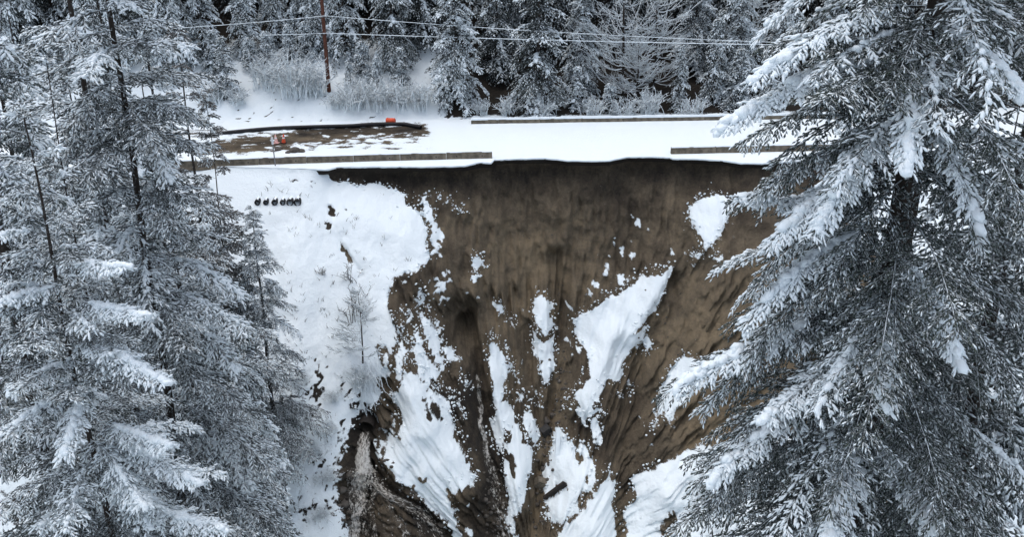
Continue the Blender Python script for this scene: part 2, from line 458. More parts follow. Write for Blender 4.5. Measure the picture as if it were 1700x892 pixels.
# snow lying on the scar: traced outlines, speckles, and holes
SNOWP = [
    [(676, 600), (666, 627), (664, 647), (648, 658), (653, 672), (662, 683), (669, 702), (665, 713), (656, 734), (639, 749), (635, 767), (654, 784), (665, 799),
     (691, 820), (706, 840), (734, 859), (749, 885), (755, 920), (785, 920), (764, 881), (755, 855), (757, 842), (747, 816), (738, 793), (753, 803), (768, 790), (777, 784), (792, 797),
     (791, 784), (783, 769), (775, 745), (764, 719), (751, 702), (743, 686), (730, 672), (723, 660), (718, 645), (706, 625), (698, 607), (688, 599)],
    [(734, 640), (746, 656), (750, 672), (752, 688), (759, 706), (754, 706), (744, 690), (737, 670), (728, 650), (720, 636)],
    [(700, 524), (709, 525), (718, 540), (725, 556), (732, 580), (740, 605), (736, 612), (728, 600), (722, 585), (714, 565), (706, 550), (700, 538)],
    [(690, 540), (697, 548), (703, 562), (712, 580), (722, 595), (730, 610), (728, 618), (720, 614), (716, 625), (724, 634), (728, 648), (716, 640), (708, 625), (704, 612), (698, 590), (692, 570), (688, 552)],
    [(684, 556), (692, 572), (700, 592), (707, 612), (712, 622), (704, 618), (696, 600), (688, 575)],
    [(721, 525), (727, 540), (733, 560), (737, 573), (742, 577), (750, 583), (757, 592), (765, 600), (755, 599), (748, 600), (742, 590), (736, 578), (730, 560), (722, 540)],
    [(696, 474), (707, 488), (706, 497), (700, 493), (696, 483)], [(689, 498), (699, 501), (697, 508), (690, 504)],
    [(666, 510), (673, 512), (672, 520), (667, 517)], [(680, 517), (685, 526), (678, 536), (672, 534), (679, 526)], [(688, 510), (694, 512), (696, 520), (690, 518)],
    [(657, 533), (668, 545), (672, 562), (667, 560), (660, 548)], [(708, 506), (713, 508), (713, 516), (709, 514)],
    [(666, 555), (680, 573), (673, 586), (669, 600), (666, 622), (657, 618), (660, 604), (659, 586), (664, 571)],
    [(762, 618), (773, 629), (782, 641), (779, 647), (773, 638), (766, 625)], [(755, 650), (764, 658), (770, 672), (771, 698), (766, 690), (762, 674), (756, 659)],
    [(695, 323), (710, 325), (708, 334), (716, 342), (721, 355), (724, 362), (712, 367), (705, 360), (701, 346), (702, 332)],
    [(725, 322), (733, 321), (735, 327), (728, 328)], [(738, 330), (745, 328), (745, 336), (740, 335)], [(750, 342), (759, 343), (760, 348), (754, 346)], [(761, 347), (768, 347), (775, 353), (768, 355), (762, 352)],
    [(786, 421), (793, 420), (800, 427), (807, 443), (797, 437), (793, 444), (784, 436)], [(783, 451), (793, 449), (797, 458), (785, 461)],
    [(818, 499), (827, 499), (841, 516), (829, 518), (820, 508)], [(839, 527), (846, 528), (856, 536), (854, 540), (847, 539)],
    [(811, 558), (821, 553), (828, 562), (830, 573), (841, 582), (843, 593), (840, 620), (837, 623), (836, 639), (834, 654), (843, 654), (848, 666), (856, 686), (865, 708),
     (874, 729), (879, 738), (884, 749), (883, 759), (881, 777), (879, 788), (872, 798), (874, 809), (866, 823), (862, 838), (855, 849), (855, 876), (845, 879), (839, 870), (845, 850),
     (845, 834), (847, 816), (841, 813), (838, 791), (836, 749), (841, 729), (848, 720), (846, 700), (838, 697), (836, 708), (836, 726), (829, 754), (820, 736), (813, 726), (813, 708), (822, 695), (823, 672), (818, 656),
     (817, 641), (820, 629), (813, 607), (811, 582)],
    [(843, 590), (853, 600), (852, 610), (846, 604)], [(848, 611), (854, 611), (866, 629), (862, 633), (856, 623)], [(861, 650), (868, 648), (870, 655), (863, 664)], [(874, 657), (878, 659), (883, 670), (879, 668)], [(891, 654), (897, 660), (898, 678), (893, 674)],
    [(889, 485), (899, 483), (911, 494), (918, 507), (908, 514), (915, 526), (923, 544), (911, 543), (902, 549), (895, 539), (897, 532), (886, 523), (885, 505)],
    [(887, 535), (891, 548), (902, 560), (913, 555), (922, 553), (919, 568), (922, 578), (922, 604), (918, 621), (913, 632), (909, 647), (903, 639), (899, 623), (890, 604), (898, 601), (898, 593), (891, 593), (888, 584), (882, 568), (882, 546)],
    [(865, 686), (872, 678), (882, 681), (890, 700), (896, 729), (895, 742), (890, 742), (882, 729), (877, 711), (871, 697)],
    [(1039, 470), (1062, 452), (1078, 445), (1094, 446), (1112, 436), (1116, 439), (1110, 453), (1107, 470), (1098, 483), (1094, 496), (1087, 510), (1076, 523), (1060, 528), (1046, 543),
     (1066, 534), (1073, 539), (1071, 557), (1058, 568), (1048, 575), (1046, 589), (1033, 596), (1033, 614), (1030, 632), (1017, 630), (1005, 622), (1003, 638), (990, 647), (983, 654), (981, 663), (999, 668), (996, 672),
     (983, 675), (974, 686), (974, 702), (970, 708), (963, 693), (954, 672), (958, 661), (956, 652), (948, 652), (953, 639), (965, 629), (972, 618), (979, 604), (978, 598), (976, 586), (969, 573), (958, 560), (951, 550), (953, 537), (947, 532), (967, 516), (1001, 494)],
    [(1066, 563), (1078, 566), (1084, 578), (1072, 588), (1066, 580)],
    [(981, 686), (990, 684), (994, 692), (993, 708), (999, 713), (998, 735), (990, 740), (988, 731), (981, 717)], [(995, 683), (1004, 681), (1006, 687), (998, 689)], [(935, 671), (945, 660), (949, 662), (942, 670)], [(932, 679), (938, 676), (938, 681)],
    [(924, 709), (933, 713), (940, 722), (935, 735), (949, 727), (956, 740), (957, 752), (961, 734), (970, 732), (979, 754), (987, 768), (983, 786), (978, 800), (961, 809), (956, 822), (956, 838), (944, 849), (929, 858), (920, 868), (915, 861),
     (900, 861), (900, 856), (915, 850), (906, 841), (904, 834), (900, 813), (904, 795), (911, 777), (917, 743)],
    [(1010, 772), (1015, 786), (1022, 800), (1022, 818), (1013, 836), (1019, 852), (1022, 870), (1021, 930), (928, 930), (926, 877), (936, 861), (956, 849), (967, 831), (979, 811), (990, 793), (1003, 784)],
    [(1100, 762), (1074, 775), (1048, 798), (1044, 805), (1053, 809), (1053, 831), (1040, 843), (1037, 861), (1039, 875), (1037, 930), (1320, 930), (1320, 700), (1200, 726), (1164, 735)],
    [(1115, 608), (1138, 586), (1160, 597), (1180, 610), (1164, 640), (1123, 668), (1112, 701), (1106, 694), (1104, 676), (1093, 690), (1084, 720), (1080, 709), (1089, 690), (1093, 668), (1100, 640)],
    [(1155, 329), (1168, 324), (1175, 326), (1182, 320), (1195, 320), (1204, 321), (1209, 328), (1221, 330), (1218, 342), (1211, 353), (1204, 369), (1191, 387), (1171, 410), (1164, 405), (1161, 389), (1162, 380), (1153, 380), (1153, 369), (1144, 371), (1140, 357), (1144, 346)],
    [(1146, 421), (1155, 412), (1166, 416), (1162, 425), (1152, 428)], [(1180, 427), (1193, 413), (1198, 418), (1191, 425)],
    [(1026, 655), (1033, 652), (1036, 661), (1028, 664)], [(1040, 645), (1050, 640), (1048, 652), (1042, 656)]]
HOLES = [[(704, 636), (710, 645), (720, 668), (722, 676), (716, 672), (708, 655)], [(838, 735), (850, 735), (858, 775), (850, 770), (842, 750)],
         [(906, 832), (938, 800), (942, 804), (920, 826)], [(972, 777), (977, 786), (967, 791)], [(956, 744), (962, 758), (972, 762), (960, 766), (953, 756)], [(1093, 876), (1115, 835), (1123, 869), (1108, 900)],
         [(545, 342), (555, 344), (557, 358), (548, 357)], [(541, 367), (548, 370), (549, 377), (542, 376)], [(567, 345), (575, 345), (574, 350)], [(576, 326), (582, 332), (578, 330)],
         [(561, 402), (566, 404), (574, 421), (588, 442), (600, 458), (585, 444), (570, 428)], [(545, 285), (530, 287), (545, 290)], [(480, 300), (492, 299), (500, 301), (486, 303)], [(508, 300), (528, 302), (527, 305), (512, 302)],
         [(697, 775), (712, 778), (706, 790), (692, 786)], [(681, 803), (691, 806), (690, 817), (683, 813)]]
SPECK = [(1058, 368, 5), (1052, 360, 3), (1060, 376, 3), (1077, 379, 3), (1020, 404, 4), (1034, 414, 4), (1049, 420, 5), (1050, 402, 3), (1011, 425, 3), (1009, 440, 4), (1005, 451, 4), (1027, 455, 5), (1040, 453, 3),
         (1113, 413, 4), (1138, 418, 3), (985, 462, 3), (991, 468, 3), (980, 478, 4), (976, 484, 3), (995, 476, 3), (1150, 437, 3), (945, 507, 4), (870, 511, 2.5), (777, 483, 3), (792, 486, 2.5), (816, 543, 3), (730, 610, 3), (1140, 432, 2.5),
         (1062, 700, 3), (1070, 706, 2.5), (1080, 733, 3), (1012, 648, 3), (940, 568, 3), (947, 573, 3.5), (960, 576, 4), (952, 586, 3), (841, 566, 3), (866, 600, 3), (672, 471, 4), (785, 650, 2.5), (778, 830, 4), (786, 816, 3), (795, 852, 3),
         (777, 875, 5), (784, 882, 4), (900, 873, 3), (748, 460, 4), (738, 455, 3)]
CLUST = [((737, 470), (17, 30), 38, 3.0), ((725, 393), (11, 25), 55, 3.2), ((1030, 430), (40, 35), 22, 1.8), ((1060, 575), (20, 18), 24, 2.6), ((995, 620), (25, 20), 20, 3), ((700, 500), (16, 30), 26, 2.4), ((640, 610), (14, 25), 30, 3.4),
         ((590, 690), (14, 16), 26, 3.2), ((650, 735), (14, 30), 34, 3.4), ((628, 755), (10, 22), 24, 3), ((960, 775), (20, 20), 18, 2.5), ((880, 650), (16, 25), 22, 1.6), ((560, 800), (9, 50), 26, 3.5), ((1185, 380), (24, 30), 30, 2.2), ((1110, 690), (18, 20), 20, 2.4),
         ((1200, 380), (20, 40), 18, 1.6), ((845, 885), (16, 8), 20, 3)]
wx = PX + 4.0 * fbm(X * 2.2, Z * 2.2, 0, 3, 41) + 3.4 * noise(X * 6.5, Z * 6.5, 0, 45); wy = PY + 4.0 * fbm(X * 2.2, Z * 2.2, 7.3, 3, 43) + 3.4 * noise(X * 6.5, Z * 6.5, 3.3, 47)
snow = 1.0 - in_poly(wx, wy, SOILP).astype(float)
for p in SNOWP:
    a = np.array(p); sel = (PX > a[:, 0].min() - 8) & (PX < a[:, 0].max() + 8) & (PY > a[:, 1].min() - 8) & (PY < a[:, 1].max() + 8)
    ins = in_poly(wx[sel], wy[sel], p); v = snow[sel]; v[ins] = 1; snow[sel] = v
for p in HOLES:
    ins = in_poly(wx, wy, p); snow[ins] = 0
sp = list(SPECK)
for (c, s_, n, r_) in CLUST:
    for q in range(n):
        sp.append((c[0] + rng.normal() * s_[0] * .6, c[1] + rng.normal() * s_[1] * .6, r_ * rng.uniform(.45, 1.1)))
spk = np.zeros_like(snow)
for x_, y_, r_ in sp:
    sel = (np.abs(PX - x_) < 12) & (np.abs(PY - y_) < 12)
    v = snow[sel]; d = np.hypot((wx[sel] - x_) * .9, (wy[sel] - y_) * .75); v[d < r_] = 1; snow[sel] = v; v = spk[sel]; v[d < r_] = 1; spk[sel] = v
# vegetation poking through the snow on the left bank, scattered clods elsewhere
veg = .45 * fbm(X * .9, Z * .9, 3.1, 3, 51) + .9 * fbm(X * 7.5, Z * 7.5, 3.1, 3, 53)
vm = sstep(540, 680, PY) * (1 - sstep(600, 640, PX)) * (1 - inside)
snow = np.where((vm > .2) & (veg > .40 - .15 * vm), 0, snow)
sp2 = noise(X * 4.3, Z * 4.3, 1.7, 61)
snow = np.where((snow > .5) & (sp2 > .83) & (fbm(X * .8, Z * .8, 0, 2, 63) > .05) & (D > .8), .2, snow)
# crumbling rims: the cover breaks into clods near every edge
def blur(a):
    b = a.copy(); b[1:-1, 1:-1] = (a[1:-1, 1:-1] * 2 + a[:-2, 1:-1] + a[2:, 1:-1] + a[1:-1, :-2] + a[1:-1, 2:]) / 6; return b
def box(a, n):
    k_ = np.ones(n) / n
    a = np.apply_along_axis(lambda r_: np.convolve(np.pad(r_, n // 2, 'edge'), k_, 'valid'), 0, a)
    return np.apply_along_axis(lambda r_: np.convolve(np.pad(r_, n // 2, 'edge'), k_, 'valid'), 1, a)
wide = .62 * snow + .38 * box(snow, 9)
crumb = .62 * noise(th * 130, rr * .06, 0, 91) * inside + .40 * noise(X * 5.2, Z * 5.2, Y * 2, 94) + .42 * noise(X * 9.5, Z * 9.5, Y * 3, 93)
snow = np.where(np.abs(X) < 21, np.maximum(((wide + .58 * crumb > .5) & (wide > .10)).astype(float), spk), snow)
snow_s = np.maximum((.65 * blur(snow) + .35 * blur(blur(blur(snow)))) * (1 - .36 * inside * (1 - box(snow, 15))), .37 * box(snow, 31) * inside)
thick = blur(blur(snow)) * (.11 + .10 * fbm(X * 2.1, Z * 2.1, 9.1, 3, 71))
msk = box(snow, 5); Y = Y * (1 - .7 * msk) + box(Y, 13) * .7 * msk
Yf = Y - thick * .5; Zf = Z + thick * .55 * sstep(.2, 1, D)
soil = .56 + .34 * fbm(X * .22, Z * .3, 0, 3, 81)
soil -= .36 * (1 - sstep(.8, 4.8, D + 1.2 * fbm(X * .5, Z * .5, 0, 3, 83)))  # dark soil below the road lip, deepened with painted shade of the undercut
soil += .22 * np.exp(-((PX - 900) / 70) ** 2 - ((PY - 420) / 70) ** 2) + .2 * sstep(1080, 1160, PX) * sstep(380, 480, PY)
soil -= .45 * np.exp(-(line_dist(PX, PY, [(690, 690), (780, 650), (795, 720), (820, 790), (800, 880)]) / 38) ** 2)
soil -= .3 * np.exp(-(line_dist(PX, PY, [(600, 640), (600, 720), (585, 890), (700, 890)]) / 40) ** 2)
soil -= .25 * np.exp(-(line_dist(PX, PY, [(680, 480), (670, 540)]) / 30) ** 2) + .25 * np.exp(-(line_dist(PX, PY, [(960, 690), (1000, 730)]) / 22) ** 2)
soil += .22 * np.exp(-(line_dist(PX, PY, [(935, 600), (925, 680), (900, 760), (885, 890)]) / 14) ** 2)
wetp = np.exp(-(line_dist(PX, PY, [(604, 715), (596, 800), (590, 900)]) / 34) ** 2) + np.exp(-(line_dist(PX, PY, [(620, 800), (690, 850), (740, 900)]) / 26) ** 2)
soil -= .45 * np.clip(wetp, 0, 1) + .5 * vm
flow = np.stack([th * 30, rr * .018, Z * 0], -1)
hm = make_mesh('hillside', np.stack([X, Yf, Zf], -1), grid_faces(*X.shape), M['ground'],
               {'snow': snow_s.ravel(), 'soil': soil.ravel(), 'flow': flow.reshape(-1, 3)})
tag(obj('hillside', hm), 'steep snowy hillside torn open by a bare brown landslide scar', kind='structure')

xsu, dsu = xs, ds
def hill_y(x, z):
    x = np.atleast_1d(np.asarray(x, float)); d = np.clip(-np.atleast_1d(np.asarray(z, float)), 0, 39)
    i = np.clip(np.searchsorted(xsu, x) - 1, 0, len(xsu) - 2); j = np.clip(np.searchsorted(dsu, d) - 1, 0, len(dsu) - 2)
    a = np.clip((x - xsu[i]) / (xsu[i + 1] - xsu[i]), 0, 1); b = np.clip((d - dsu[j]) / (dsu[j + 1] - dsu[j]), 0, 1)
    return (Yf[i, j] * (1 - a) * (1 - b) + Yf[i + 1, j] * a * (1 - b) + Yf[i, j + 1] * (1 - a) * b + Yf[i + 1, j + 1] * a * b)

def hit(px, py):
    """point of the hillside seen at a traced spot"""
    r = ray(px, py); t = np.arange(55, 112, .03)
    Q = np.array([0, 0, CAMZ]) + t[:, None] * r
    ok = np.where((Q[:, 2] < 0) & (Q[:, 1] >= hill_y(Q[:, 0], Q[:, 2])))[0]
    return Q[ok[0]] if len(ok) else at_Z(px, py, 0)

def hill_z(x, y):
    """height of the hillside at a plan position (left and right banks)"""
    z = np.linspace(0, -39, 400); yy = hill_y(np.full(400, x), z)
    return float(np.interp(-y, -yy, z))

# near slope (the viewer's side of the ravine) and the hill behind the road
def near_z(x, y): return 26.2 - 1.1 * y + 0 * x
gx, gy = np.meshgrid(np.arange(-120, 121, 1.2), np.concatenate([np.arange(-300, -10, 12.), np.arange(-10, 54, 1.)]), indexing='ij')
gz = np.where(gy < 0, 26.2 - .25 * gy, near_z(gx, gy)) + 1.0 * fbm(gx * .15, gy * .15, 0, 4, 5) - .6
one = np.ones(gx.size)
nm = make_mesh('ravine_slope', np.stack([gx, gy, gz], -1), grid_faces(*gx.shape), M['ground'],
               {'snow': (.85 + .4 * fbm(gx * .5, gy * .5, 0, 3, 6)).ravel(), 'soil': one * .3, 'flow': np.stack([gx, gy, gz], -1).reshape(-1, 3)})
tag(obj('ravine_slope', nm), 'snowy near slope of the ravine under the foreground firs', kind='structure')

def back_z(x, y):
    t = np.maximum(y - (Yfar(x) + 1.6), 0)
    left = 1 - sstep(-9, 0, x)
    sl = .16 + .34 * left
    rise = t * sl
    rise = np.where(t > 9, 9 * sl + (t - 9) * .42, rise)
    return rise - .05 - .25 * np.exp(-((t - 1.0) / .8) ** 2) * left
bx = np.concatenate([np.arange(-200, -32, 6.), np.arange(-32, 34, .3), np.arange(34, 201, 6.)])
bt = np.concatenate([np.arange(0, 14, .25), np.arange(14, 60, 1.5), np.arange(60, 420, 15.)])
gx, gt = np.meshgrid(bx, bt, indexing='ij')
gy = Yfar(gx) + .7 + gt
gz = back_z(gx, gy)
gn = fbm(gx * .6, gy * .6, 0, 4, 15)
gz = gz + gn * .35 * sstep(.5, 3, gt) + np.abs(fbm(gx * 2.2, gy * 2.2, 0, 3, 17)) * .18 * sstep(.3, 1, gt)
sn = 1.0 - 1.0 * sstep(9, 14, gt + 2 * gn)
sn = np.where(gx > -6, np.minimum(sn, 1 - .95 * sstep(.9, 2.4, gt + .8 * gn)), sn)
sn = sn - .75 * sstep(.28, .55, fbm(gx * 2.6, gy * 2.6, 4, 4, 19))
sn = sn + .25 * fbm(gx * .9, gy * .9, 0, 3, 23)
bm_ = make_mesh('forest_hill', np.stack([gx, gy, gz], -1), grid_faces(*gx.shape), M['ground'],
                {'snow': sn.ravel(), 'soil': np.full(gx.size, -.1), 'flow': np.stack([gx, gy, gz], -1).reshape(-1, 3)})
tag(obj('forest_hill', bm_), 'snowy bank and dark forest floor rising behind the road', kind='structure')

# ------------------------------------------------------------------ road: snow over asphalt, torn front edge
rx = np.concatenate([np.arange(-90, -26, 2.), np.arange(-26, 28, .11), np.arange(28, 91, 2.)])
rv = np.linspace(0, 1, 64)
gx, gv = np.meshgrid(rx, rv, indexing='ij')
edge = Yedge(gx) - .05 + .10 * fbm(gx * 2.2, 0 * gx, 0, 3, 25)
gy = edge + (Yfar(gx) + 1.5 - edge) * gv ** 1.15
q = fbm(gx * 1.4, gy * 1.4, 0, 4, 27)
gz = .06 + .015 * q + .0 * gv
PXr, PYr = project(np.stack([gx, gy, gz], -1))
MUD = [(330, 240), (370, 228), (430, 222), (520, 217), (600, 213), (660, 209), (760, 210), (775, 213), (690, 218), (640, 221), (560, 225), (520, 229), (470, 240), (420, 250), (370, 256), (330, 262)]
dm = line_dist(PXr, PYr, [(330, 250), (420, 241), (520, 223), (620, 216), (700, 214)])
mud = np.exp(-(dm / 13) ** 2) * 1.15
churn = sstep(790, 690, PXr) if False else (1 - sstep(640, 800, PXr)) * sstep(208, 216, PYr) * (1 - sstep(244, 256, PYr))
q2 = fbm(gx * .8, gy * 3.0, 5, 4, 28)
rsn = 1.02 - mud * (.70 + .7 * q + .7 * q2) - churn * (.30 + .8 * fbm(gx * 1.3, gy * 2.6, 2, 4, 29))
gz = gz - .06 * (1 - np.clip(rsn, 0, 1)) + churn * .10 * fbm(gx * 2.3, gy * 2.3, 0, 3, 33)
# rows of the torn edge: snow lip, asphalt, underside
e0 = np.stack([rx, edge[:, 0] + .0, np.full(len(rx), -.06)], -1)
e1 = np.stack([rx, edge[:, 0] + .05, np.full(len(rx), -.10)], -1)
e2 = np.stack([rx, edge[:, 0] + .10 + .12 * noise(rx * 1.7, 0, 0, 3), np.full(len(rx), -.42)], -1)
e3 = np.stack([rx, edge[:, 0] + 1.6, np.full(len(rx), -.44)], -1)
V = np.concatenate([e3[:, None], e2[:, None], e1[:, None], e0[:, None], np.stack([gx, gy, gz], -1)], 1)
sa = np.concatenate([np.zeros((len(rx), 3)), np.full((len(rx), 1), .9), rsn], 1)
so = np.concatenate([np.full((len(rx), 4), -.3), .50 + .0 * gx + .4 * fbm(gx * .5, gy * 1.6, 0, 3, 37) - .35 * np.exp(-(line_dist(PXr, PYr, [(500, 219), (600, 213), (700, 213)]) / 6) ** 2)], 1)
rm = make_mesh('road', V, grid_faces(V.shape[0], V.shape[1]), M['ground'], {'snow': sa.ravel(), 'soil': so.ravel(), 'flow': V.reshape(-1, 3) * np.array([.4, 1.2, 1])})
tag(obj('road', rm), 'snow-covered road with a torn edge and a muddy end', kind='structure')

# ------------------------------------------------------------------ concrete barriers
BL, BH = 3.78, .82
def barrier_mesh(L):
    prof = [(-.30, 0), (-.30, .08), (-.17, .33), (-.09, BH - .02), (-.07, BH), (.07, BH), (.09, BH - .02), (.17, .33), (.30, .08), (.30, 0)]
    n = len(prof); V = []
    for x in (0.004, L - .004):
        V += [(x, y, z) for y, z in prof]
    F = [(i, i + n, (i + 1) % n + n, (i + 1) % n) for i in range(n)]
    me = bpy.data.meshes.new('barrier_body'); me.from_pydata(V, [], F + [tuple(range(n)), tuple(range(2 * n - 1, n - 1, -1))]); me.materials.append(M['concrete']); me.update()
    return me
def cap_mesh(L, th, seed, over=.11):
    nx, nyy = 44, 9
    u = np.linspace(0, L, nx); v = np.linspace(-1, 1, nyy)
    gu, gv = np.meshgrid(u, v, indexing='ij')
    t = th * np.sqrt(np.maximum(1 - (np.abs(gv) ** 3), 0)) * (1 + .35 * fbm(gu * 1.3 + seed * 7, gv * .4, seed, 3, seed))
    y = gv * over * (1 + .25 * noise(gu * 1.8, seed, 0, seed))
    z = BH + t - .012 - .03 * (np.abs(gv) > .95)
    return make_mesh('snow_cap', np.stack([gu, y, z], -1), grid_faces(nx, nyy), M['snow'])
slot_me = make_mesh('drain_slot', *box_vf(-.05, .05, -.012, .012, -.045, .045), M['black'], smooth=False)
def barrier_row(x_start, sign, n, yfun, th, labels, group, first_len=None, face=True, sink=-.20):
    x = x_start
    for i in range(n):
        L = first_len if (i == 0 and first_len) else BL
        xa = x if sign > 0 else x - L
        ya, yb = yfun(xa), yfun(xa + L)
        o = empty('concrete_barrier', (xa, ya, sink), labels[i], 'barrier', group)
        o.rotation_euler = (0, 0, math.atan2(yb - ya, L) + rng.normal() * .004)
        obj('body', barrier_mesh(L), o)
        obj('snow_cap', cap_mesh(L, th, 3 + i + int(abs(x_start) * 3)), o)
        if face:
            for fx in (.22, .78):
                s = obj('drain_slot', slot_me, o, (L * fx, -.135, .48)); s.rotation_euler = (R(-9), 0, 0)
        x += sign * L
ordn = ['first', 'second', 'third', 'fourth', 'fifth', 'sixth', 'seventh', 'eighth', 'ninth', 'tenth']
XG0 = at_Z(817, 268, 0)[0]; XG1 = at_Z(1116, 262, 0)[0]; XF0 = at_Z(782, 208, 0)[0]
nl = lambda x: Ynear(x) + .15 - .0012 * min(0, x + 4) ** 2
labs = ['grey-brown concrete barrier hanging at the torn road edge, before the gap, marker post side'] + \
       [f'grey-brown concrete barrier, {ordn[i]} from the torn gap in the row towards the marker post' for i in range(1, 8)]
barrier_row(XG0, -1, 8, nl, .05, labs, 'near barriers beside the muddy road end')
labs = ['concrete barrier with snowy top beginning the near row across the gap, beside the big tree'] + \
       [f'concrete barrier, {ordn[i]} from the gap in the near row, behind the big snowy tree' for i in range(1, 6)]
barrier_row(XG1, 1, 6, lambda x: Ynear(x) + .15, .07, labs, 'near barriers behind the big tree', face=False)
labs = ['short concrete barrier that starts the far row below the dark firs'] + [f'snow-capped concrete barrier on the far road edge, {ordn[i]} from the dark fir' for i in range(1, 10)]
barrier_row(XF0, 1, 10, lambda x: Yfar(x), .17, labs, 'far barriers along the forest', first_len=2.5, face=False, sink=-.38)

# ------------------------------------------------------------------ trees
def conifer(seed, H, zb, Rm, npm, sp2=.16, sp3=.05, shL=.2, shR=.032, droop=.55, frost=.4, load=.25, tmax=1.0, shape=.8, sec=.42,
            rise=(-.1, .7), front=None, heroes=(), heavy=.35, lump=.07, trunk_r=.2, lean=(0, 0), sec_tubes=True, tmin=0.0, loadw=1.0, window=0.0, fk=.75):
    """arrays of a conifer in local coordinates (base at the origin)"""
    g = np.random.default_rng(seed)
    t = np.sort(g.uniform(tmin, tmax, npm)); az = np.arange(npm) * 2.39996 + g.normal(0, .35, npm)
    if front is not None:                    # thin the far side of the crown, which nothing sees
        back = np.cos(az - front) < -.35
        keep = ~back | (g.uniform(size=npm) < .55)
        keep &= ~((np.cos(az - front) > .72) & (t > .45) & (g.uniform(size=npm) < window)); t, az = t[keep], az[keep]; npm = len(t)
    h = zb + (H - zb) * t
    L = Rm * ((1 - t) ** shape + .03) * g.uniform(.68, 1.12, npm)
    a = rise[0] + (rise[1] - rise[0]) * t + g.normal(0, .10, npm)
    d = droop * g.uniform(.6, 1.35, npm) * (1 - .45 * t)
    ld = np.where(g.uniform(size=npm) < heavy, g.uniform(.5, 1.0, npm), g.uniform(0, .35, npm)) * loadw
    sz = np.ones(npm)
    if len(heroes):
        hh = np.array(heroes, float)         # height, azimuth, length, rise, droop
        h = np.r_[h, hh[:, 0]]; az = np.r_[az, hh[:, 1]]; L = np.r_[L, hh[:, 2]]; a = np.r_[a, hh[:, 3]]; d = np.r_[d, hh[:, 4]]; ld = np.r_[ld, hh[:, 5]]
        t = np.r_[t, np.full(len(hh), .3)]; npm = len(h)
    d = d * (1 + .3 * np.clip(ld, 0, 1) * (np.arange(npm) < npm - len(heroes)))
    hd = np.stack([np.cos(az), np.sin(az), 0 * az], 1)
    wob = g.normal(0, .06, npm)
    def prim(i, s):
        r = L[i] * s * (1 - .12 * d[i] * s * s)
        z = h[i] + L[i] * (a[i] * s - d[i] * s * s + .12 * np.maximum(s - .75, 0))
        side = np.stack([-hd[i, 1], hd[i, 0], 0 * s], 1)
        P = hd[i] * r[:, None] + side * (wob[i] * L[i] * s * s)[:, None]
        P[:, 2] = z; P[:, 0] += lean[0] * z / H; P[:, 1] += lean[1] * z / H
        return P
    # second order
    n2 = np.maximum(3, np.ceil(L / sp2)).astype(int) * 2
    i2 = np.repeat(np.arange(npm), n2)
    kk = np.arange(len(i2)) - np.repeat(np.cumsum(n2) - n2, n2)
    s2 = .10 + .90 * (kk // 2 + g.uniform(0, 1, len(i2))) / (n2[i2] / 2)
    s2 = np.minimum(s2, .995)
    side2 = np.where(kk % 2, 1., -1.)
    l2 = (L[i2] * sec * (1 - .4 * np.clip(ld[i2], 0, 1)) * (1 - s2) ** .7 * np.minimum(1, (s2 + .12) * 2.0) * g.uniform(.65, 1.2, len(i2)) + shL * .9)
    p2 = prim(i2, s2)
    az2 = az[i2] + side2 * g.uniform(.75, 1.25, len(i2))
    slope = a[i2] - 2 * d[i2] * s2
    e2 = slope * .45 - .10 + g.normal(0, .16, len(i2))
    d2 = unit(np.stack([np.cos(az2), np.sin(az2), e2], 1)); dr2 = droop * g.uniform(.2, .7, len(i2))
    # third order: shoots
    n3 = np.maximum(2, np.ceil(l2 / sp3)).astype(int)
    i3 = np.repeat(np.arange(len(i2)), n3)
    k3 = np.arange(len(i3)) - np.repeat(np.cumsum(n3) - n3, n3)
    q3 = (k3 + g.uniform(.2, 1, len(i3))) / n3[i3]; last = k3 == n3[i3] - 1; q3 = np.where(last, .96, q3)
    p3 = p2[i3] + d2[i3] * (q3 * l2[i3])[:, None]; p3[:, 2] -= dr2[i3] * l2[i3] * q3 * q3
    sd3 = np.where(last, g.normal(0, .15, len(i3)), np.where(k3 % 2, 1., -1.) * g.uniform(.4, .85, len(i3)))
    c, s_ = np.cos(sd3), np.sin(sd3)
    d3 = np.stack([d2[i3, 0] * c - d2[i3, 1] * s_, d2[i3, 0] * s_ + d2[i3, 1] * c, d2[i3, 2] - dr2[i3] * 1.3 * q3 - .15 + g.normal(0, .15, len(i3))], 1)
    L3 = shL * g.uniform(.6, 1.3, len(i3)) * (1 - .25 * q3)
    r3 = shR * g.uniform(.75, 1.25, len(i3))
    pl = ld[i2[i3]]; ss = s2[i3]
    clump = g.normal(0, .14, len(i2))[i3]
    snow3 = frost + g.normal(0, .11, len(i3)) + clump + load * pl * (.35 + .65 * ss) * (1.3 - .5 * np.clip(q3 * l2[i3] / (.3 * L[i2[i3]] + .05), 0, 1.5))
    # exposed tips of the crown carry more
    rad = np.hypot(p3[:, 0], p3[:, 1]) / np.maximum(Rm * (1 - np.clip((p3[:, 2] - zb) / (H - zb), 0, .98)) ** shape, .2)
    snow3 += .16 * np.clip(rad - .45, -.4, .6)
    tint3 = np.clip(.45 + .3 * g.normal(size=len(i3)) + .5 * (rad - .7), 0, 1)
    n4 = np.maximum(4, np.ceil(L / sp3 * 1.1)).astype(int); i4 = np.repeat(np.arange(npm), n4)
    s4 = g.uniform(.12, 1.0, len(i4)); p4 = prim(i4, s4); a4 = az[i4] + g.choice([-1, 1], len(i4)) * g.uniform(.25, .8, len(i4))
    p4[:, 2] += shR * .4
    d4 = np.stack([np.cos(a4), np.sin(a4), a[i4] - 2 * d[i4] * s4 + .12 + g.normal(0, .15, len(i4))], 1)
    sn4 = frost + .05 + g.normal(0, .14, len(i4)) + load * ld[i4]
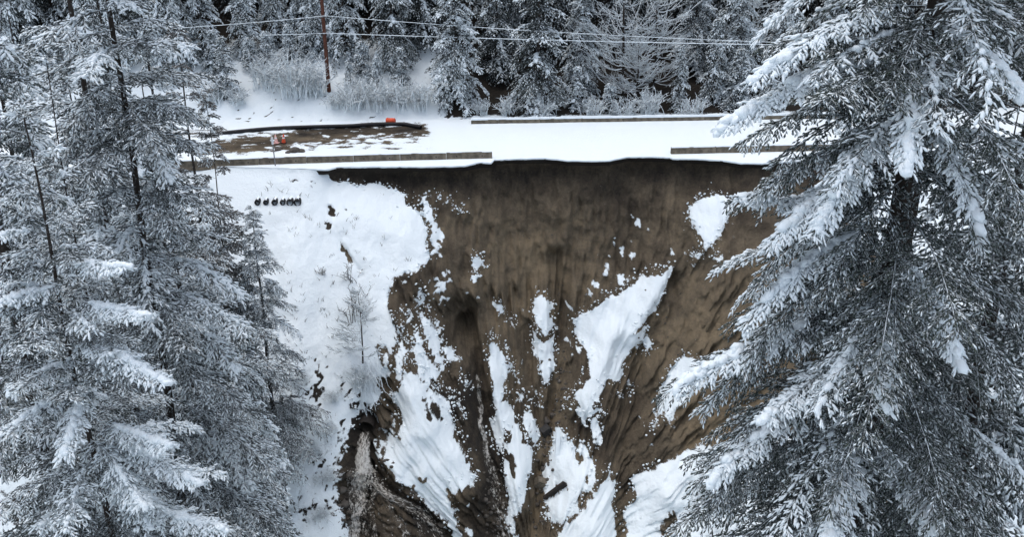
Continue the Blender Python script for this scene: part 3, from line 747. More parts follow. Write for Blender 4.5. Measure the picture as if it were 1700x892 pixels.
    sv, sf, sat = spindles(np.concatenate([p3, p4]), np.concatenate([d3, d4]), np.r_[L3, shL * g.uniform(.7, 1.2, len(i4))], np.r_[r3, shR * g.uniform(.8, 1.2, len(i4))], np.clip(np.r_[snow3, sn4], 0, 1.3))
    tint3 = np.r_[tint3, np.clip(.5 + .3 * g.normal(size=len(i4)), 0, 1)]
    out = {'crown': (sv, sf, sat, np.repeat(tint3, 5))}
    # limbs
    s = np.linspace(0, .97, 7)
    PP = np.stack([prim(np.arange(npm), np.full(npm, x)) for x in s], 1)
    rp = (.009 + .0045 * L)[:, None] * (1 - .8 * s)[None] * (trunk_r / .2) ** .5
    tv = [tubes(PP, rp, 3)]
    if sec_tubes:
        u = np.array([0, 1.])
        Q = p2[:, None] + d2[:, None] * (u[None] * l2[:, None])[..., None]; Q[..., 2] -= (dr2 * l2)[:, None] * u * u * .8
        tv.append(tubes(Q, np.broadcast_to(np.array([.010, .004]) * (shR / .03), (len(Q), 2)), 3))
    out['limbs'] = cat(tv)
    # trunk
    kz = np.linspace(0, H, 24); rt = trunk_r * (1 - .93 * kz / H) * (1 + .25 * np.exp(-kz / 1.2)) + .008
    T = np.stack([lean[0] * kz / H + .04 * np.sin(kz * .7), lean[1] * kz / H + .04 * np.cos(kz * .6), kz - .3], 1)
    out['trunk'] = tubes(T[None], rt[None], 10)
    # snow lumps: on loaded shoots and along loaded limbs
    off = q3 * l2[i3] / (.30 * L[i2[i3]] + .05)
    pick = (pl > .45) & (g.uniform(size=len(i3)) < np.clip((pl - .25) * (1.25 - 1.1 * off) * (.3 + ss), 0, .9) * fk) & (ss > .25)
    parts = []
    if pick.any():
        P = p3[pick].copy(); P[:, 2] += r3[pick] * .55
        parts.append(fingers(P, d3[pick], L3[pick] * g.uniform(.8, 1.2, pick.sum()), r3[pick] * g.uniform(.85, 1.55, pick.sum()), seed))
    for lo in np.where(ld > .45)[0]:
        n = int(max(3, L[lo] / (lump * (.55 if ld[lo] > 1.1 else .95))))
        s_l = np.sort(g.uniform(.22, 1.0, n)); P = prim(np.full(n, lo), s_l); Q = prim(np.full(n, lo), s_l + .04)
        P += g.normal(0, lump * .45, P.shape); P[:, 2] += lump * .35
        keep = noise(s_l * 7, lo * 1.7 + seed * .37, 0, seed) > -.22
        if keep.any():
            sz_ = lump * g.uniform(.6, 1.35, n) * np.clip(ld[lo], .6, 1.2)
            parts.append(fingers(P[keep], (unit(Q - P) + g.normal(0, .2, P.shape))[keep], (sz_ * 2.6)[keep], sz_[keep], seed + lo))
    if parts: out['snow'] = cat(parts)
    return out

def tree_object(name, c, loc, label, mats, cat_='fir tree', group=None, rz=0):
    fol, bark, limb = mats
    r = empty(name, loc, label, cat_, group); r.rotation_euler = (0, 0, rz)
    obj('trunk', make_mesh('trunk', *c['trunk'], M[bark]), r)
    tag(obj('limbs', make_mesh('limbs', *c['limbs'], M[limb]), r), kind='stuff')
    v, f, sa, ti = c['crown']
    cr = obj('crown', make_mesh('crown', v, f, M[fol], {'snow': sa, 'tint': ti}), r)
    tag(cr, kind='stuff')
    if 'snow' in c: tag(obj('snow_load', make_mesh('snow_load', *c['snow'], M['snow_tree']), cr), kind='stuff')
    return r

def boughs(root, heroes, seed, mats, **kw):
    """single limbs that stand out in the photograph: each a part with its wood and its snow"""
    fol, bark, limb = mats
    for i, h in enumerate(heroes):
        c = conifer(seed + i, kw.get('H', 30), 3., 6., 0, heroes=[h], **{k_: v_ for k_, v_ in kw.items() if k_ != 'H'})
        v, f, sa, ti = c['crown']
        o = obj('bough', make_mesh('bough', v, f, M[fol], {'snow': sa, 'tint': ti}), root); tag(o, kind='stuff')
        tag(obj('limb', make_mesh('limb', *c['limbs'], M[limb]), o), kind='stuff')
        if 'snow' in c: tag(obj('snow_load', make_mesh('snow_load', *c['snow'], M['snow_tree']), o), kind='stuff')

def ground_z(x, y):
    z = float(near_z(np.array(x), np.array(y))) if y < 54 else -99
    return max(z, hill_z(x, y)) if y > 35 else z

def hero(base, px0, py0, px1, py1, Yt, Y0, rise=.15, ld=1.15):
    """a limb traced from where it leaves the trunk to its tip"""
    A = at_Y(px0, py0, Y0) - base; B = at_Y(px1, py1, Yt) - base
    hx, hy = B[0] - 0, B[1] - 0
    Lh = math.hypot(hx, hy); az = math.atan2(hy, hx)
    dz = (B[2] - A[2]) / Lh
    return (A[2], az, Lh, rise, max(rise - dz, .05), ld)

TRI = 0
# --- big tree at the right edge of the picture
def place(px, py, Yd):
    p = at_Y(px, py, Yd); z = ground_z(p[0], Yd); return np.array([p[0], Yd, z - .2])
b = place(1475, 400, 19.)
Hh = 39 - b[2]
her = [hero(b, 1530, 10, 1232, 150, 17.6, 19), hero(b, 1500, 110, 1175, 222, 17.8, 19, .25), hero(b, 1515, 90, 1505, 290, 16.3, 19, .1), hero(b, 1480, 190, 1352, 410, 16.6, 19, .1),
       hero(b, 1530, 200, 1655, 420, 16.8, 19, .1), hero(b, 1460, 460, 1440, 690, 16.2, 19, .1), hero(b, 1450, 700, 1395, 900, 15.8, 19, .1), hero(b, 1400, 520, 1110, 660, 17.6, 19, .15),
       hero(b, 1420, 640, 1150, 800, 17.2, 19, .15), hero(b, 1470, 560, 1290, 720, 16.4, 19, .1), hero(b, 1510, 420, 1600, 620, 16.6, 19, .1), hero(b, 1540, 40, 1700, 160, 17, 19, .2),
       hero(b, 1490, 280, 1250, 420, 17.4, 19, .2), hero(b, 1480, 380, 1215, 560, 17.4, 19, .2), hero(b, 1480, 700, 1560, 890, 16, 19, .1), hero(b, 1450, 330, 1225, 290, 18.5, 19, .1)]
c = conifer(11, Hh, 3.0, 5.7, 150, sp2=.17, sp3=.058, shL=.175, shR=.0205, droop=.6, frost=.35, load=.28, tmin=.08, tmax=.72, front=-2.0, heavy=.26, lump=.07, trunk_r=.30, rise=(-.05, .45), lean=(.3, 0), sec=.36)
root = tree_object('fir_tree', c, b, 'huge snow-laden fir filling the lower right, nearest of all, with drooping white boughs', ('fir', 'bark', 'limb'), rz=0)
for (x0, y0, x1, y1, Yt) in [(1490, 150, 1232, 262, 18.2), (1505, 50, 1262, 92, 18.4), (1480, 230, 1232, 335, 18.2), (1470, 300, 1212, 490, 18), (1460, 420, 1196, 620, 17.8), (1450, 500, 1146, 705, 17.8), (1450, 600, 1112, 830, 17.6), (1440, 720, 1080, 900, 17.6), (1520, 250, 1690, 330, 18), (1500, 480, 1680, 600, 17.6), (1500, 600, 1640, 760, 17.2)]:
    her.append(hero(b, x0, y0, x1, y1, Yt, 19, .15, .42))
boughs(root, her, 300, ('fir', 'bark', 'limb'), H=Hh, sp2=.095, sp3=.05, shL=.17, shR=.022, droop=.6, frost=.42, load=.24, sec=.23, lump=.082, trunk_r=.2, fk=1.0)
b = place(1512, 340, 22.5)
c = conifer(12, 38 - b[2], 4.0, 4.6, 66, sp2=.28, sp3=.12, shL=.30, shR=.038, droop=.5, frost=.36, load=.2, tmin=.1, tmax=.75, front=-2.0, heavy=.15, lump=.08, trunk_r=.27)
tree_object('fir_tree', c, b, 'dark fir trunk and crown close behind the huge snow-laden fir', ('fir', 'bark', 'limb'))
b = place(1690, 300, 24.)
c = conifer(13, 38 - b[2], 3.0, 5.0, 85, sp2=.25, sp3=.11, shL=.29, shR=.036, droop=.6, frost=.40, load=.25, tmin=.1, tmax=.75, front=-1.9, heavy=.22, lump=.085, trunk_r=.26)
tree_object('fir_tree', c, b, 'snowy fir cut off by the right picture edge behind the huge fir', ('fir', 'bark', 'limb'))

# --- trees on the left
b = place(152, 650, 24.); top = at_Y(48, 175, 24.)
c = conifer(21, top[2] - b[2], 3.0, 5.4, 110, sp2=.18, sp3=.074, shL=.20, shR=.026, droop=.5, frost=.54, load=.35, front=-1.3, tmin=.1, heavy=.30, sec=.36, lump=.075, trunk_r=.14, rise=(-.05, .75), lean=(top[0] - b[0] - .2, 0), shape=.85)
root = tree_object('fir_tree', c, b, 'frosted young fir with thin leaning trunk in the lower left corner', ('fir_frost', 'bark', 'limb'))
her = []
for (x0, y0, x1, y1, Yt) in [(125, 560, 265, 650, 22.2), (135, 590, 15, 650, 22.6), (150, 640, 105, 770, 21.6), (160, 700, 290, 730, 22.6), (170, 760, 235, 850, 21.8), (120, 500, 250, 525, 22.8), (110, 470, 0, 505, 23), (175, 800, 60, 880, 21.8), (165, 730, 335, 810, 22.6), (180, 830, 380, 880, 22.6), (140, 640, -10, 730, 22.2), (105, 430, 200, 450, 23)]:
    her.append(hero(b, x0, y0, x1, y1, Yt, 24, .12))
boughs(root, her, 330, ('fir_frost', 'bark', 'limb'), H=20, sp2=.11, sp3=.06, shL=.19, shR=.026, droop=.5, frost=.48, load=.4, sec=.27, lump=.075, trunk_r=.14)
b = place(97, 230, 31.); top = at_Y(76, 85, 31.)
c = conifer(22, top[2] - b[2], 4.0, 3.6, 80, sp2=.26, sp3=.10, shL=.26, shR=.032, droop=.3, frost=.50, load=.2, front=-1.3, heavy=.12, lump=.07, trunk_r=.075, rise=(.0, .8))
tree_object('fir_tree', c, b, 'slender white-frosted sapling whose tip rises left of the dark-trunked fir', ('fir_frost', 'bark', 'limb'))
b = place(222, 280, 34.)
c = conifer(23, 33 - b[2], 4.0, 6.4, 150, sp2=.23, sp3=.10, shL=.29, shR=.036, droop=.45, frost=.53, load=.3, tmin=.18, tmax=.80, window=.2, front=-1.4, heavy=.22, lump=.085, trunk_r=.22, rise=(-.15, .35), sec=.38)
tree_object('fir_tree', c, b, 'tall fir with a dark bare trunk showing at upper left', ('fir_frost', 'bark', 'limb'))
b = place(-30, 250, 27.)
c = conifer(24, 36 - b[2], 3.0, 4.2, 90, sp2=.23, sp3=.09, shL=.26, shR=.037, droop=.6, frost=.48, load=.3, tmin=.1, tmax=.8, front=-1.0, heavy=.4, lump=.09, trunk_r=.24)
tree_object('fir_tree', c, b, 'heavily laden fir at the left picture edge with thick white boughs', ('fir', 'bark', 'limb'))
b = place(134, 110, 44.)
c = conifer(25, 36 - b[2], 4.0, 5.8, 100, sp2=.28, sp3=.12, shL=.32, shR=.045, droop=.35, frost=.54, load=.25, tmin=.28, tmax=.8, front=-1.4, heavy=.15, lump=.1, trunk_r=.26, rise=(-.15, .4))
tree_object('fir_tree', c, b, 'white-frosted tall fir rising behind the slender sapling at top left', ('fir_frost', 'bark', 'limb'))
b = place(290, 420, 46.)
c = conifer(26, 22 - b[2], 6.0, 4.8, 95, sp2=.26, sp3=.10, shL=.30, shR=.040, droop=.45, frost=.48, load=.2, tmin=.15, front=-1.4, heavy=.15, lump=.1, trunk_r=.24)
tree_object('fir_tree', c, b, 'dark green fir filling the shade behind the frosted young fir', ('fir', 'bark', 'limb'))
b = place(20, 250, 52.)
c = conifer(27, 30 - b[2], 5.0, 6.0, 95, sp2=.3, sp3=.12, shL=.34, shR=.05, droop=.4, frost=.44, load=.25, tmin=.25, tmax=.85, front=-1.4, heavy=.2, lump=.1, trunk_r=.24)
tree_object('fir_tree', c, b, 'dim fir at far upper left seen between nearer frosted trees', ('fir_far', 'bark', 'limb'))
# on the bank left of the slide
h0 = hit(458, 745); top = at_Y(437, 345, h0[1])
b = np.array([h0[0], h0[1] + .3, h0[2] - .3])
c = conifer(28, top[2] - b[2], 1.2, 4.6, 110, sp2=.24, sp3=.085, shL=.30, shR=.035, droop=.65, frost=.54, load=.2, front=-1.4, heavy=.10, lump=.08, trunk_r=.17, rise=(-.05, .5), shape=.9)
tree_object('fir_tree', c, b, 'fir on the snowy bank left of the slide with layered drooping sprays', ('fir_frost', 'bark', 'limb'))
b = place(318, 250, 64.); top = at_Y(300, 40, 64.)
c = conifer(29, top[2] - b[2], 3.0, 4.4, 105, sp2=.26, sp3=.125, shL=.36, shR=.053, droop=.5, frost=.40, load=.2, front=-1.4, heavy=.1, lump=.1, trunk_r=.2)
tree_object('fir_tree', c, b, 'brownish frosted fir between the dark-trunked fir and the road', ('fir_brown', 'bark', 'limb'))
b = place(362, 330, 66.); top = at_Y(352, 150, 66.)
c = conifer(30, top[2] - b[2], 2.0, 3.0, 90, sp2=.24, sp3=.11, shL=.34, shR=.05, droop=.6, frost=.36, load=.2, front=-1.4, heavy=.06, lump=.1, trunk_r=.09)
tree_object('fir_tree', c, b, 'small brown-tinged fir hiding the end of the near barriers', ('fir_brown', 'bark', 'limb'))

# --- forest behind the road: a few meshes shared by many trees
FAR = [conifer(40 + i, H, zb, Rm, n, sec_tubes=False, fk=.7, sp2=.44, sp3=.20, shL=.48, shR=.078, droop=dr, frost=fr, load=.42, front=-1.57, heavy=hv, lump=.19, trunk_r=.24, tmax=.9, rise=(-.2, .45), sec=.36, shape=sh)
       for i, (H, zb, Rm, n, dr, fr, hv, sh) in enumerate([(24, .3, 4.0, 125, .75, .50, .60, .8), (22, .3, 3.3, 115, .85, .52, .65, .75), (26, .3, 3.9, 120, .7, .40, .50, .8), (22, .3, 2.6, 110, .9, .60, .7, .7), (24, .4, 4.2, 105, .6, .30, .36, .75)])]
SAP = [conifer(60 + i, H, .15, Rm, n, sp2=.26, sp3=.13, shL=.28, shR=.055, droop=.5, frost=fr, load=.4, front=-1.57, heavy=.5, lump=.11, trunk_r=.07, rise=(-.15, .5), sec=.4)
       for i, (H, Rm, n, fr) in enumerate([(4.5, 1.3, 60, .52), (6.5, 1.7, 75, .46), (3.2, 1.1, 45, .58)])]
PROTO = {}
def far_tree(kind, px, py, Yd, hs, ws, label, group=None, mats=('fir_far', 'bark', 'limb'), rz=None, deep=False):
    p = at_Y(px, py, Yd); z = float(back_z(np.array(p[0]), np.array(Yd))) - .15
    rzz = rng.uniform(-.5, .5) if rz is None else rz
    key = (kind, mats)
    if key not in PROTO:
        c = FAR[kind] if kind < 10 else SAP[kind - 10]
        r = tree_object('fir_tree' if kind < 10 else 'fir_sapling', c, (p[0], Yd, z), label, mats, 'fir tree' if kind < 10 else 'sapling', group, rzz)
        r.scale = (ws, ws, hs); PROTO[key] = r
        return r
    r = copy_tree(PROTO[key], (p[0], Yd, z), rzz, (ws, ws, hs), label, group)
    if deep:                                 # sheltered trees: little snow reaches them, and shade is painted into the needles
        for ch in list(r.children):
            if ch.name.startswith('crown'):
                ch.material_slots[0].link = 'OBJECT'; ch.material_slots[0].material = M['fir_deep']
                for gch in list(ch.children): bpy.data.objects.remove(gch)
    return r

G1 = 'front row of the forest behind the road'
FIRS = [(1, 345, 150, 104, .9, .85, 'snowy fir behind the road, first left of the narrow white firs'), (3, 415, 130, 105, .95, .95, 'narrow white-clad fir behind the snowy bank, left of a twin'),
        (3, 462, 120, 106.5, 1.0, .85, 'narrow white-clad fir behind the snowy bank, right of its twin'), (1, 510, 110, 107, 1.0, .8, 'dim snowy fir between the narrow twins and the utility pole'),
        (1, 577, 140, 105, .95, .95, 'snow-draped fir just right of the reddish utility pole'), (3, 532, 125, 105.5, .8, .9, 'slim snow-draped fir just left of the reddish utility pole'),
        (2, 655, 160, 104, .95, .85, 'fir between the utility pole and the broad fir by the far barrier end'),
        (0, 757, 205, 100.2, .95, .95, 'broad snowy fir standing at the start of the far barriers'), (2, 893, 195, 100.6, 1.0, 1.08, 'large dark fir with white upper boughs, left of the bare frosted trees'),
        (4, 700, 160, 107, 1.0, .9, 'dark fir in the gap left of the broad fir by the barriers'), (4, 825, 180, 106.5, 1.0, .9, 'dark fir in the gap between the two broad firs'),
        (1, 962, 170, 103.5, 1.0, .9, 'shaded fir just left of the bare frosted trees'), (0, 1145, 170, 109, 1.0, .9, 'dim snowy fir behind the small firs right of the bare trees'),
        (0, 1215, 170, 103, .9, .9, 'broad frosted fir behind the young firs near the big tree'), (1, 1290, 180, 104.5, 1.0, .95, 'snowy fir half hidden by the huge tree, behind the far barriers'),
        (0, 1370, 180, 104, 1.0, .9, 'fir behind the huge tree, far side of the road'), (2, 1450, 180, 105, 1.0, .95, 'dark fir behind the huge tree top, far side of the road'), (0, 1540, 180, 104, 1.0, .95, 'snowy fir behind the huge tree top near the right edge'), (1, 1620, 180, 106, 1.0, 1, 'fir across the road glimpsed right of the huge tree top'), (2, 1700, 180, 104, 1.0, 1, 'fir across the road at the right picture edge')]
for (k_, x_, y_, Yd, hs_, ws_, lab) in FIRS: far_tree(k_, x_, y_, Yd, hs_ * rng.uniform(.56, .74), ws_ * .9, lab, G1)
for i, (k_, x_, y_, Yd, hs_, ws_, lab) in enumerate([
        (11, 381, 190, 99.6, .85, 1.0, 'bushy snowy young fir on the bank left of the fallen stick'), (12, 420, 130, 103, 1.0, 1.0, 'small snowy sapling beneath the narrow twin firs'), (12, 630, 175, 100.5, 1.1, .85, 'small white sapling on the bank right of the utility pole'),
        (12, 583, 160, 101, .8, .7, 'tiny sapling close to the foot of the utility pole'), (10, 957, 195, 99.5, .95, 1.0, 'small pointed white fir behind the barriers, below the large dark fir'), (12, 1012, 192, 99.4, .9, 1.1, 'low rounded white sapling behind the barriers, left of the bare trunks'),
        (11, 1125, 192, 100, .95, .8, 'narrow dark young fir with white clumps behind the far barriers'), (11, 1180, 192, 101.5, 1.25, 1.1, 'young snowy fir next right of the narrow dark one'), (11, 1222, 192, 100.2, .9, 1.25, 'wide snowy young fir with sagging boughs behind the far barriers'),
        (10, 1275, 192, 100, 1.0, 1.2, 'young fir behind the far barriers beside the huge tree'), (12, 930, 192, 100.5, .6, .8, 'smallest sapling under the large dark fir'), (12, 447, 122, 103.5, 1.1, 1.1, 'white sapling behind the frosted bushes, under the right twin fir'), (12, 484, 122, 104, 1.2, 1.0, 'white sapling behind the left frosted bush at the bank top'), (10, 360, 140, 102.5, .9, 1, 'white young fir at the far left end of the bank'), (12, 512, 118, 104.5, 1.2, 1.1, 'white sapling left of the pole behind the bushes'), (12, 606, 148, 102.5, 1.1, 1.2, 'white sapling right of the pole behind the thicket'), (10, 668, 168, 101.5, .8, .9, 'white young fir left of the broad fir by the barriers')]):
    far_tree(k_, x_, y_, Yd, hs_, ws_, lab, 'young firs along the forest edge')
for (k_, x_, y_, Yd, hs_, ws_, lab) in [(0, 292, 150, 103, .95, .9, 'snowy fir behind the brown firs at the road end'), (2, 235, 150, 105, 1, .95, 'fir behind the tall dark-trunked fir, far side of the road'), (0, 175, 150, 103, 1, .95, 'snowy fir far behind the white-frosted tall fir'), (4, 110, 150, 106, 1, 1, 'fir in the far upper left forest behind the slender sapling'),
        (0, 45, 150, 103, 1, .95, 'fir in the far upper left forest near the picture edge'), (2, -15, 150, 105, 1, .95, 'fir on the left picture edge in the far forest')]:
    far_tree(k_, x_, y_, Yd, hs_, ws_, lab, 'far firs at upper left')
for row, (Yd, n, off) in enumerate([(112, 21, 10), (119, 21, 45), (128, 20, 20)]):
    for i in range(n):
        x_ = -60 + i * (1880 / n) + off + rng.uniform(-20, 20)
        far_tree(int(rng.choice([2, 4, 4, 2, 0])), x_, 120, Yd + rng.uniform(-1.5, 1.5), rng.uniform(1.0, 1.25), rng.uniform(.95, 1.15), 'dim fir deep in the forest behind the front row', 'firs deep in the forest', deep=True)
# firs on the banks of the ravine that fill the gaps between the big foreground trees
for (k_, x_, Yd, hs_, ws_, lab) in [(0, 25, 70, .95, 1, 'fir on the left bank below the road, nearest the picture edge'), (3, 92, 74, 1, 1.1, 'narrow fir on the left bank below the road behind the slender sapling'), (0, 165, 69, 1, 1, 'fir on the left bank behind the white-frosted tall fir'),
        (2, 230, 74, 1, .95, 'dark fir on the left bank behind the dark bare trunk'), (1, 278, 70, 1, 1, 'fir on the left bank left of the brownish fir'), (1, -30, 66, 1, 1, 'fir on the left bank cut by the picture edge'),
        (2, 50, 54, 1.15, 1, 'dark fir low in the ravine behind the frosted young fir, left side'), (0, 190, 56, 1.1, 1, 'fir low in the ravine behind the frosted young fir trunk'), (4, 310, 54, 1.05, 1, 'dark fir low in the ravine left of the drooping fir'), (1, 385, 60, .8, .9, 'fir in the shade just left of the drooping fir'),
        (2, 1570, 32, 1.0, 1, 'dark fir low behind the huge fir, right of its trunk'), (0, 1690, 30, 1.0, 1, 'fir low at the right edge behind the huge fir'), (4, 1420, 36, .95, 1, 'dark fir low behind the huge fir, left of its trunk'), (2, 1650, 44, 1.25, 1.1, 'dim fir far down the ravine at the right edge'), (0, 1480, 60, 1.1, 1, 'fir on the far bank hidden behind the huge fir'), (4, 1640, 66, 1.1, 1.1, 'fir on the far bank at the right edge'), (1, 1380, 72, 1, 1, 'fir on the far bank between the huge fir and the scar')]:
    p = at_Y(x_, 450, Yd); r = copy_tree(PROTO[(k_, ('fir_far', 'bark', 'limb'))], (p[0], Yd, ground_z(p[0], Yd) - .2), rng.uniform(-.5, .5), (ws_, ws_, hs_), lab, 'firs filling the ravine banks')

# --- leafless frosted trees and shrubs
def bare_tree(seed, H, zb, Rm, n, up=.55, rt=.14):
    g = np.random.default_rng(seed)
    t = g.uniform(0, 1, n); h = zb + (H - zb) * t; az = g.uniform(0, 2 * np.pi, n); L = Rm * ((1 - t) ** .6 + .1) * g.uniform(.6, 1.1, n)
    s = np.linspace(0, 1, 6); hd = np.stack([np.cos(az), np.sin(az), 0 * az], 1)
    rise = up + g.normal(0, .15, n)
    def pr(i, s_): 
        P = hd[i] * (L[i] * s_)[:, None]; P[:, 2] = h[i] + L[i] * (rise[i] * s_ * s_ - .25 * s_ * (1 - s_)); return P
    PP = np.stack([pr(np.arange(n), np.full(n, x)) for x in s], 1)
    tv = [tubes(PP, (.026 + .006 * L)[:, None] * (1 - .5 * s), 4)]
    m_ = 9; i2 = np.repeat(np.arange(n), m_); s2 = g.uniform(.2, 1, n * m_); p2 = pr(i2, s2)
    az2 = az[i2] + g.choice([-1, 1], n * m_) * g.uniform(.4, 1.0, n * m_); l2 = L[i2] * g.uniform(.15, .42, n * m_)
    d2 = np.stack([np.cos(az2), np.sin(az2), rise[i2] * .8 + g.normal(0, .3, n * m_)], 1)
    u = np.array([0, .5, 1.]); Q = p2[:, None] + d2[:, None] * (u * l2[:, None])[..., None]; Q[..., 2] += (l2 * .25)[:, None] * (u * u - u)
    tv.append(tubes(Q, np.broadcast_to(np.array([.027, .024, .015]), (len(Q), 3)), 3))
    m3 = 3; i3 = np.repeat(np.arange(len(p2)), m3); q = g.uniform(.2, 1, len(i3)); p3 = p2[i3] + d2[i3] * (q * l2[i3])[:, None]
    az3 = az2[i3] + g.normal(0, .8, len(i3)); l3 = g.uniform(.12, .3, len(i3)); d3 = np.stack([np.cos(az3), np.sin(az3), .4 + g.normal(0, .3, len(i3))], 1)
    Q = p3[:, None] + d3[:, None] * (np.array([0, 1.]) * l3[:, None])[..., None]
    tv.append(tubes(Q, np.broadcast_to(np.array([.02, .012]), (len(Q), 2)), 3))
    kz = np.linspace(0, H, 16); T = np.stack([.08 * np.sin(kz * .5), .05 * np.cos(kz * .4), kz - .2], 1)
    return tubes(T[None], (rt * (1 - .9 * kz / H) + .01)[None], 8), cat(tv)
def bare_object(name, seed, loc, H, zb, Rm, n, label, cat_, group=None, up=.55, rt=.14):
    t, br = bare_tree(seed, H, zb, Rm, n, up, rt)
    r = empty(name, loc, label, cat_, group)
    obj('trunk', make_mesh('trunk', *t, M['bark']), r); obj('crown', make_mesh('crown', *br, M['frost_twig']), r)
    return r
for i, (x_, Yd, H, Rm, n, lab) in enumerate([(1030, 102.5, 17, 4.2, 95, 'tall leafless white-frosted tree behind the barriers, left of another'), (1083, 104, 18, 4.2, 90, 'tall leafless white-frosted tree behind the barriers, right of another'),
                                             (1055, 101.5, 6, 2.4, 40, 'thin low leafless tree between the two tall frosted ones'), (1235, 103.5, 15, 3.5, 60, 'leafless frosted tree above the wide young fir near the huge tree')]):
    p = at_Y(x_, 180, Yd); bare_object('bare_tree', 80 + i, (p[0], Yd, float(back_z(np.array(p[0]), np.array(Yd))) - .1), H, .8, Rm, n, lab, 'bare tree', 'leafless frosted trees')

def shrub(seed, Rs, Hs, n, twig=4, r0=.022):
    g = np.random.default_rng(seed)
    az = g.uniform(0, 2 * np.pi, n); out = g.uniform(.1, 1, n); L = Hs * g.uniform(.6, 1.15, n)
    s = np.linspace(0, 1, 6)
    base = np.stack([g.normal(0, Rs * .3, n), g.normal(0, Rs * .3, n), 0 * az - .05], 1)
    P = base[:, None] + np.stack([np.cos(az)[:, None] * (Rs * out)[:, None] * s ** 1.5, np.sin(az)[:, None] * (Rs * out)[:, None] * s ** 1.5, L[:, None] * (s - .35 * (out[:, None]) * s * s)], -1)
    P += g.normal(0, .03, P.shape) * s[None, :, None]
    tv = [tubes(P, np.broadcast_to(r0 * (1 - .55 * s), (n, 6)), 4)]
    i2 = np.repeat(np.arange(n), twig * 3); k2 = g.integers(2, 6, len(i2)); p2 = P[i2, k2]; a2 = g.uniform(0, 2 * np.pi, len(i2)); l2 = Hs * g.uniform(.1, .3, len(i2))
    Q = p2[:, None] + np.stack([np.cos(a2) * .7, np.sin(a2) * .7, g.uniform(-.2, .8, len(i2))], 1)[:, None] * (np.array([0, .5, 1]) * l2[:, None])[..., None]
    tv.append(tubes(Q, np.broadcast_to(np.array([.75, .6, .35]) * r0, (len(Q), 3)), 3))
    return cat(tv)
for i, (x_, y_, Rs, Hs, n, lab) in enumerate([(490, 158, 2.3, 2.9, 110, 'frosted bush at the top of the bank, left one'), (522, 160, 2.0, 2.5, 100, 'frosted bush at the top of the bank, nearest the pole'), (448, 150, 1.9, 2.4, 90, 'low frosted bush below the narrow twin firs'),
                                              (588, 196, 2.2, 2.0, 120, 'low frosted thicket at the foot of the utility pole'), (632, 200, 2.2, 2.1, 120, 'frosted thicket behind the orange drum'), (672, 200, 1.9, 2.0, 100, 'frosted thicket at the end of the black pipe'),
                                              (395, 195, 1.3, 1.2, 70, 'snowy bush under the bushy young fir on the bank'), (350, 185, 1.6, 1.6, 80, 'frosted bush at the far end of the bank by the brown fir'), (700, 200, 1.3, 1.8, 70, 'frosted brush beside the broad fir'), (560, 195, 1.1, 1.1, 60, 'small frosted bush left of the utility pole foot'),
                                              (845, 192, 1.3, 1.3, 60, 'frosted brush behind the barriers left of the large dark fir'), (1075, 192, 1.8, 1.7, 90, 'tangled frosted brush below the bare trees'), (905, 194, 1.6, 1.3, 70, 'frosted brush below the large dark fir behind the barriers'), (985, 194, 1.5, 1.3, 70, 'frosted brush between two small white firs behind the barriers'), (1040, 194, 1.5, 1.2, 70, 'low frosted brush at the bare tree trunks'), (1150, 194, 1.5, 1.3, 70, 'frosted brush right of the narrow dark young fir'), (1250, 194, 1.6, 1.3, 70, 'frosted brush behind the barriers beside the wide young fir'), (800, 200, 1.2, 1.0, 50, 'frosted brush at the broad fir foot, barrier side')]):
    r = ray(x_, y_); Yd = 98.5
    for _ in range(30):
        p = at_Y(x_, y_, Yd); zz = float(back_z(np.array(p[0]), np.array(Yd)))
        if p[2] <= zz: break
        Yd += .25
    e = empty('frosted_shrub', (p[0], Yd, zz), lab, 'shrub', 'frosted shrubs behind the road')
    obj('twigs', make_mesh('twigs', *shrub(100 + i, Rs, Hs * 1.4, int(n * .6), 3, .038), M['frost_twig']), e)

# shrub and hanging roots on the bank above the culvert
for i, (x_, y_, Rs, Hs, n, r0, lab) in enumerate([(590, 535, 1.7, 3.0, 15, .028, 'thin leafless shrub on the snow above the culvert'), (578, 470, 1.2, 1.7, 9, .024, 'small bare shrub beside the crack in the snowy bank'), (598, 640, 1.3, 1.6, 60, .024, 'frosted root tangle on the lip above the culvert'),
                                                  (535, 455, .5, .7, 14, .016, 'tiny snowy seedling on the bank below the pipe ends'), (470, 860, 1.4, 1.3, 60, .02, 'snowy brush at the foot of the bank beside the fallen log'), (520, 760, 1.3, 1.2, 60, .02, 'frosted brush under the drooping fir on the bank'), (500, 640, 1.2, 1.2, 50, .018, 'frosted brush on the bank edge beside the drooping fir'), (545, 720, 1.0, 1.0, 50, .02, 'snowy twigs left of the culvert mouth'), (540, 800, 1.1, 1.0, 50, .02, 'snowy twigs on the bank left of the waterfall'), (530, 865, 1.1, 1.0, 50, .02, 'snowy twigs at the bank foot near the frame bottom'), (556, 665, 1.0, 1.0, 45, .02, 'snowy twigs above and left of the culvert')]):
    p = hit(x_, y_)
    e = empty('bare_shrub', p, lab, 'shrub'); obj('twigs', make_mesh('twigs', *shrub(130 + i, Rs, Hs, n, 4 if n > 20 else 3, r0), M['frost_twig' if n > 20 else 'limb']), e)
g = np.random.default_rng(15); Q = []
